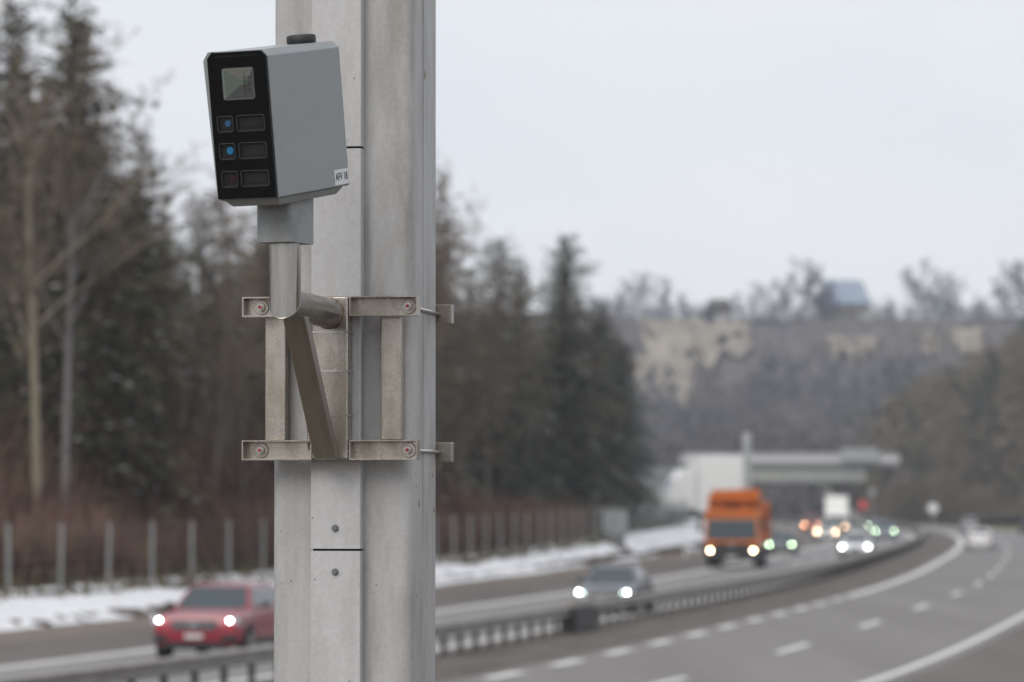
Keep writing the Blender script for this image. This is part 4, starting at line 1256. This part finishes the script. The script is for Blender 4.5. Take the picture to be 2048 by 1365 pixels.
# ------------------------------------------------------------------ clamp bracket carrying the camera
bk = tag(empty('camera_bracket', (PX, PY, 3.5), (0, 0, PZ)), 'stainless steel clamp bracket with pipe arm and slanting brace on the grey post', 'bracket')
ZB = 3.5
BX0, BX1 = -.237, .213
YF, YB = -.094, -.052     # bar front / back
def channel(name, x0, x1, z0, z1, yf, yb, t=.0035):
    m_ = MB()
    m_.box(x0, x1, yb - t, yb, z0, z1)                  # web
    m_.box(x0, x1, yf, yb - t, z1 - t, z1)              # flanges
    m_.box(x0, x1, yf, yb - t, z0, z0 + t)
    m_.box(x0, x0 + t, yf, yb - t, z0 + t, z1 - t)      # end plates
    m_.box(x1 - t, x1, yf, yb - t, z0 + t, z1 - t)
    return m_.build(name, M['steel'], bk)
bars = ((3.866 - ZB, 3.916 - ZB), (3.505 - ZB, 3.555 - ZB))
for (z0, z1) in bars:
    channel('clamp_bar', BX0, -.057, z0, z1, YF, YB)
    channel('clamp_bar', .0385, BX1, z0, z1, YF, YB)
    # bar behind the post
    MB().box(BX0, BX1 + .004, POSTD + .006, POSTD + .04, z0, z1).build('rear_bar', M['steel'], bk, bevel=.002)
    zc = (z0 + z1) / 2
    for bx in (BX0 + .0415, BX1 - .029):
        w_ = MB(); w_.disc((bx, YB - .0036, zc), (0, -1, 0),   .018, .0042, 28); wo = w_.build('washer', M['steel'], bk, smooth=True); MB().disc((bx, YB - .00355, zc), (0, -1, 0), .0193, .0012, 28).build('washer_shadow', M['gap'], wo)  # black disc under the washer stands in for its shadow outline
        n_ = MB(); n_.disc((bx, YB - .0079, zc), (0, -1, 0), .0112, .0095, 6, .011); n_.build('nut', M['bolt'], wo, bevel=.0008)
        s_ = MB(); s_.tube([(bx, YB - .017, zc), (bx, YB - .0245, zc)], .0062, 14); s_.build('stud', M['bolt'], wo, smooth=True)
        r2 = MB(); r2.disc((bx, YB - .0247, zc), (0, -1, 0), .0045, .0006, 12); r2.build('paint_mark', M['redmark'], wo)
        sgn_ = 1 if bx > 0 else -1
        rod = MB(); rod.tube([(bx, YB + .002, zc), (bx, POSTD + .004, zc)], .0052, 12); rod.build('tie_rod', M['bolt'], bk, smooth=True)
# upright tubes
def rect_tube(name, x0, x1, y0, y1, z0, z1, m='steel', bev=.003):
    return MB().box(x0, x1, y0, y1, z0, z1).build(name, M[m], bk, bevel=bev)
rect_tube('upright', -.187, -.134, YB + .001, -.003, 3.5555 - ZB, 3.8655 - ZB)
rect_tube('upright', .111, .163, YB + .001, -.003, 3.5555 - ZB, 3.8655 - ZB)
rect_tube('centre_column', -.0555, .037, -.098, -.0415, 3.5055 - ZB, 3.9155 - ZB, bev=.005)
AXX = -.0115
ZA = 3.873 - ZB
AY = -.585
pr = .0375
arm = MB()
arm.tube([(AXX, -.099, ZA), (AXX, AY, ZA), (AXX, AY, 4.06 - ZB)], pr, 40)
arm.build('pipe_arm', M['pipe'], bk, smooth=True)
wd = MB()
N = 40
ring = [(AXX + (pr + .001) * math.cos(2 * math.pi * k / N), -.1005, ZA + (pr + .001) * math.sin(2 * math.pi * k / N)) for k in range(N + 1)]
wd.tube(ring, .0022, 6, cap=False)
wd.build('weld_ring', M['weld'], bk, smooth=True)
wd = MB()
ring = [(AXX + pr * math.cos(2 * math.pi * k / N), AY - pr * math.sin(2 * math.pi * k / N), ZA - pr * math.sin(2 * math.pi * k / N) * -1) for k in range(N + 1)]
ring = [(AXX + pr * math.cos(t), AY + pr * math.sin(t), ZA + pr * math.sin(t)) for t in [2 * math.pi * k / N for k in range(N + 1)]]
wd.tube(ring, .0011, 6, cap=False)
wd.build('weld_ring', M['pipe'], bk, smooth=True)
# slanting brace
b0 = Vector((AXX, -.47, ZA - pr + .008)); b1 = Vector((AXX, -.119, 3.506 - ZB))
dv = (b1 - b0).normalized(); nv = Vector((1, 0, 0)); up = dv.cross(nv).normalized()
hwb, hdb = .0275, .02
def q4(c, cut=None):
    pts = []
    for sx, su in ((-1, -1), (1, -1), (1, 1), (-1, 1)):
        p_ = c + nv * sx * hwb + up * su * hdb
        if cut is not None:
            p_ = p_ + dv * ((cut - p_.z) / dv.z)
        pts.append(p_)
    return pts
m_ = MB(); m_.hexa(q4(b1, 3.5058 - ZB), q4(b0, ZA - pr + .012)); m_.build('brace', M['steel_dark'], bk, bevel=.004)
# band ties, flexible conduit
for z_ in (3.826, 3.728, 3.617):
    MB().box(-.057, .0385, -.0995, -.0985, z_ - ZB - .0028, z_ - ZB + .0028).build('band_tie', M['bolt'], bk)
    MB().box(.0385, .0395, -.0995, -.042, z_ - ZB - .0028, z_ - ZB + .0028).build('band_tie', M['bolt'], bk)
for z_ in (3.826, 3.728):
    MB().box(.000, .010, -.1025, -.0996, z_ - ZB - .0045, z_ - ZB + .0045).build('tie_buckle', M['bolt'], bk, bevel=.001)
cf = MB()
zz = np.linspace(3.53, 3.85, 110) - ZB
path = [(-.066 - .006 * math.sin(q_ * 9), -.062, q_) for q_ in zz]
path = [(p_[0] + (.012 if p_[2] > .30 else 0) * (p_[2] - .30) / .05, p_[1], p_[2]) for p_ in path]
cf.tube(path, [.0068 if i % 2 else .0056 for i in range(len(path))], 10)
cf.build('conduit', M['steel'], bk)

# ------------------------------------------------------------------ speed camera
ca, sa = math.cos(PZ), math.sin(PZ)
CWX = PX + AXX * ca - AY * sa
CWY = PY + AXX * sa + AY * ca
YAW, PITCH = -R(26.5), R(9.3)
sc_ = tag(empty('speed_camera', (CWX, CWY, 4.016), (0, 0, YAW)), 'grey boxy speed camera with black window front on the bracket arm', 'camera')
# collar (upright)
MB().prism(rounded(-.047, .047, -.062, .062, .012, 4), 'z', 0, .14).build('collar', M['collar'], sc_, smooth=True)
hs = empty('housing', (0, 0, .121), (PITCH, 0, 0)); hs.parent = sc_
HW, HL, HH = .081, .173, .350
ch = .0155
secp = [(-HW, .003), (-HW + .003, 0), (HW - .003, 0), (HW, .003), (HW, HH - ch), (HW - ch * .95, HH), (-HW + ch * .95, HH), (-HW, HH - ch)]
MB().prism(secp, 'y', -HL, HL).build('shell', M['housing'], hs, bevel=.0022)
# left wing edge beside the black front, tapering towards the bottom
MB().prism([(-HW + .0035, .008), (-HW - .0005, .008), (-HW - .0105, HH - ch - .004), (-HW + .0035, HH + .0002), (-HW + .016, HH + .0002), (-HW + .0035, HH - ch + .001)][::-1], 'y', -HL - .006, -HL + .03).build('edge_wing', M['housing'], hs, bevel=.0008)
# black front plate with real openings
FY = -HL
def front_plate():
    holes = []
    def H_(u0, u1, v0, v1): holes.append((-HW + 2 * HW * u0, -HW + 2 * HW * u1, HH * (1 - v1), HH * (1 - v0)))
    H_(.245, .765, .115, .325)
    for v0, v1 in ((.435, .538), (.618, .722), (.806, .909)):
        H_(.105, .36, v0, v1); H_(.43, .885, v0, v1)
    return holes
holes = front_plate()
xs = sorted(set([-HW + .002, HW - .002] + [h[0] for h in holes] + [h[1] for h in holes]))
zs_ = sorted(set([.004, HH - ch] + [h[2] for h in holes] + [h[3] for h in holes]))
pl = MB()
yf, yb = FY - .0085, FY - .0006
for i in range(len(xs) - 1):
    for j in range(len(zs_) - 1):
        cx, cz_ = (xs[i] + xs[i + 1]) / 2, (zs_[j] + zs_[j + 1]) / 2
        if any(h[0] < cx < h[1] and h[2] < cz_ < h[3] for h in holes): continue
        k = len(pl.v)
        pl.add([(xs[i], yf, zs_[j]), (xs[i + 1], yf, zs_[j]), (xs[i + 1], yf, zs_[j + 1]), (xs[i], yf, zs_[j + 1])], [(0, 1, 2, 3)])
pl.add([(-HW + .002, yf, HH - ch), (HW - .002, yf, HH - ch), (HW - ch * .95, yf, HH - .002), (-HW + ch * .95, yf, HH - .002)], [(0, 1, 2, 3)])
# rim of the plate
outl = [(-HW + .002, .004), (HW - .002, .004), (HW - .002, HH - ch), (HW - ch * .95, HH - .002), (-HW + ch * .95, HH - .002), (-HW + .002, HH - ch)]
for a, b in zip(outl, outl[1:] + outl[:1]):
    pl.add([(a[0], yf, a[1]), (b[0], yf, b[1]), (b[0], yb, b[1]), (a[0], yb, a[1])], [(0, 3, 2, 1)])
pl.build('front_panel', M['black'], hs)
for h in holes[1:]:
    x0, x1, z0, z1 = h
    rc = MB()
    bx = .003
    rc.add([(x0, yf, z0), (x1, yf, z0), (x1, yf, z1), (x0, yf, z1), (x0 + bx, yb, z0 + bx), (x1 - bx, yb, z0 + bx), (x1 - bx, yb, z1 - bx), (x0 + bx, yb, z1 - bx)],
           [(0, 1, 5, 4), (1, 2, 6, 5), (2, 3, 7, 6), (3, 0, 4, 7), (4, 5, 6, 7)])
    wn = rc.build('window', M['winrecess'], hs)
    # thin bright rim, rounded corners
    def rrect(x0, x1, z0, z1, r_, n=5):
        return [(p_[0], p_[1]) for p_ in rounded(x0, x1, z0, z1, r_, n)]
    ro = rrect(x0 - .0006, x1 + .0006, z0 - .0006, z1 + .0006, .0058)
    rim = MB(); rim.tube([(p_[0], yf - .0002, p_[1]) for p_ in ro + ro[:1]], .0007, 5, cap=False)
    rim.build('rim', M['winrim'], wn)
    # corner fillets in black so that the opening reads rounded
    fl = MB()
    r_ = .0058
    for cx, cz_, sx, sz in ((x0, z0, 1, 1), (x1, z0, -1, 1), (x1, z1, -1, -1), (x0, z1, 1, -1)):
        arc = [(cx + sx * r_ * (1 - math.cos(R(a))), cz_ + sz * r_ * (1 - math.sin(R(a)))) for a in (0, 22, 45, 67, 90)]
        pts = [(cx - sx * .0003, cz_ - sz * .0003)] + arc
        fl.add([(p_[0], yf - .0001, p_[1]) for p_ in pts], [tuple(range(len(pts)))])
    fl.build('corner', M['black'], wn)
    MB().box(x0 + .0005, x1 - .0005, yf + .0012, yf + .0018, z0 + .0005, z1 - .0005).build('pane', M['glass'], wn)
# lenses
for idx, mm, rr_, dx in ((1, 'bluelens2', .0086, .0035), (3, 'bluelens', .0098, .0035), (5, 'redlens', .0095, .006)):
    x0, x1, z0, z1 = holes[idx]
    ln = MB(); ln.disc(((x0 + x1) / 2 + dx, yb - .0004, (z0 + z1) / 2 + .001), (0, -1, 0), rr_, .0022, 28, rr_ * .85)
    ln.build('lens', M[mm], hs, smooth=True)
for idx in (2, 4, 6):
    x0, x1, z0, z1 = holes[idx]
    MB().box(x0 + .009, x1 - .009, yb - .0016, yb - .0004, z0 + .008, z1 - .009).build('led_array', M['black_rubber'], hs, bevel=.0004)
# flash window: faceted reflector bowl, reflected light and shade painted facet by facet
x0, x1, z0, z1 = holes[0]
cx, cz_ = (x0 + x1) / 2 + .012, (z0 + z1) / 2 + .002
yd = FY + .035
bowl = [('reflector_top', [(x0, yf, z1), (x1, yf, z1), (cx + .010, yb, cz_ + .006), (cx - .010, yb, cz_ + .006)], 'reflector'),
        ('reflector_left', [(x0, yf, z0), (x0, yf, z1), (cx - .010, yb, cz_ + .006), (cx - .010, yb, cz_ - .006)], 'reflector_sheen'),
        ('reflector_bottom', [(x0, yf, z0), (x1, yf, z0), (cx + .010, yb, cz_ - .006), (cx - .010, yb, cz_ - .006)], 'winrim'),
        ('reflector_right', [(x1, yf, z0), (x1, yf, z1), (cx + .010, yb, cz_ + .006), (cx + .010, yb, cz_ - .006)], 'reflector_shaded'),
        ('reflector_back', [(cx - .010, yb, cz_ - .006), (cx + .010, yb, cz_ - .006), (cx + .010, yb, cz_ + .006), (cx - .010, yb, cz_ + .006)], 'reflector_sheen')]
for nm, pts, mm in bowl:
    MB().add(pts, [(0, 1, 2, 3)]).build(nm, M[mm], hs)
bl = MB(); bl.tube([(cx + .002, yb - .0035, z0 + .006), (cx + .002, yb - .0035, z1 - .006)], .0022, 10); bl.build('flash_tube', M['glass'], hs, smooth=True)
for k in range(5):
    zz_ = z0 + .008 + k * (z1 - z0 - .016) / 4
    MB().box(x1 - .022, x1 - .004, yb - .0045, yb - .003, zz_ - .0008, zz_ + .0008).build('flash_rib', M['winrim'], hs)
ro = rounded(x0 - .0005, x1 + .0005, z0 - .0005, z1 + .0005, .006, 5)
rim = MB(); rim.tube([(p_[0], yf - .0002, p_[1]) for p_ in ro + ro[:1]], .0009, 6, cap=False); rim.build('flash_rim', M['winrim'], hs)
fl = MB()
r_ = .0055
for ax, az, sx, sz in ((x0, z0, 1, 1), (x1, z0, -1, 1), (x1, z1, -1, -1), (x0, z1, 1, -1)):
    arc = [(ax + sx * r_ * (1 - math.cos(R(a))), az + sz * r_ * (1 - math.sin(R(a)))) for a in (0, 22, 45, 67, 90)]
    fl.add([(p_[0], yf - .0001, p_[1]) for p_ in [(ax - sx * .0003, az - sz * .0003)] + arc], [tuple(range(6))])
fl.build('corner', M['black'], hs)
MB().box(x0 + .0005, x1 - .0005, yf + .0003, yf + .0009, z0 + .0005, z1 - .0005).build('flash_pane', M['glass'], hs)
# vent slots under the top edge
for k in range(9):
    xk = -HW + .024 + k * .0128
    MB().box(xk, xk + .0095, yf - .0006, yf - .0001, HH - .0135, HH - .0105).build('vent_slot', M['gap'], hs)
# underside plate
MB().hexa([(-HW + .022, -HL + .022, -.0165), (HW - .014, -HL + .022, -.0165), (HW - .014, HL - .045, -.0165), (-HW + .022, HL - .045, -.0165)],
          [(-HW + .010, -HL + .006, -.0005), (HW - .004, -HL + .006, -.0005), (HW - .004, HL - .028, -.0005), (-HW + .010, HL - .028, -.0005)]).build('base_plate', M['collar'], hs, bevel=.001)
# black antenna puck on top
pk = MB(); pk.tube([(0, .134, HH + .0003), (0, .134, HH + .003), (0, .134, HH + .016), (0, .134, HH + .0195), (0, .134, HH + .0215)], [.034, .0355, .0355, .033, .024], 40)
pk.build('antenna_puck', M['black_rubber'], hs, smooth=True)
# label on the right-hand side
sx0, sx1, sz0, sz1 = .100, .168, .006, .043
MB().box(HW + .0002, HW + .0007, sx0, sx1, sz0, sz1).build('sticker', M['sticker'], hs)
fc = bpy.data.curves.new('lettering', 'FONT')
fc.body = 'AFV 18'
fc.size = .0255
fc.align_x = 'CENTER'; fc.align_y = 'CENTER'
fc.offset = .00055
to = bpy.data.objects.new('lettering_tmp', fc)
col.objects.link(to)
dg = bpy.context.evaluated_depsgraph_get()
tm = bpy.data.meshes.new_from_object(to.evaluated_get(dg))
bpy.data.objects.remove(to)
tm.materials.clear(); tm.materials.append(M['ink'])
tl = bpy.data.objects.new('lettering', tm)
col.objects.link(tl)
tl.parent = hs
tl.rotation_euler = (R(90), 0, R(90))
tl.location = (HW + .0010, (sx0 + sx1) / 2, (sz0 + sz1) / 2)
xs_ = [v.co.x for v in tm.vertices]
tl.scale = (.060 / (max(xs_) - min(xs_)), 1.0, 1)

# ------------------------------------------------------------------ haze
hm = MB().box(-900, 900, -40, 1600, -1.2, 95)
hz_o = hm.build('haze', M['gap'])
hz_o.data.materials.clear()
vm = bpy.data.materials.new('haze_air')
vm.use_nodes = True
vn = vm.node_tree
vn.nodes.clear()
vo = vn.nodes.new('ShaderNodeOutputMaterial')
pv = vn.nodes.new('ShaderNodeVolumePrincipled')
pv.inputs['Color'].default_value = (.76, .86, 1.0, 1)
pv.inputs['Density'].default_value = 0.0002
pv.inputs['Anisotropy'].default_value = 0.2
vn.links.new(pv.outputs[0], vo.inputs['Volume'])

hz_o.data.materials.append(vm)
tag(hz_o, 'thin pale winter haze over the whole valley', 'haze', kind='stuff')
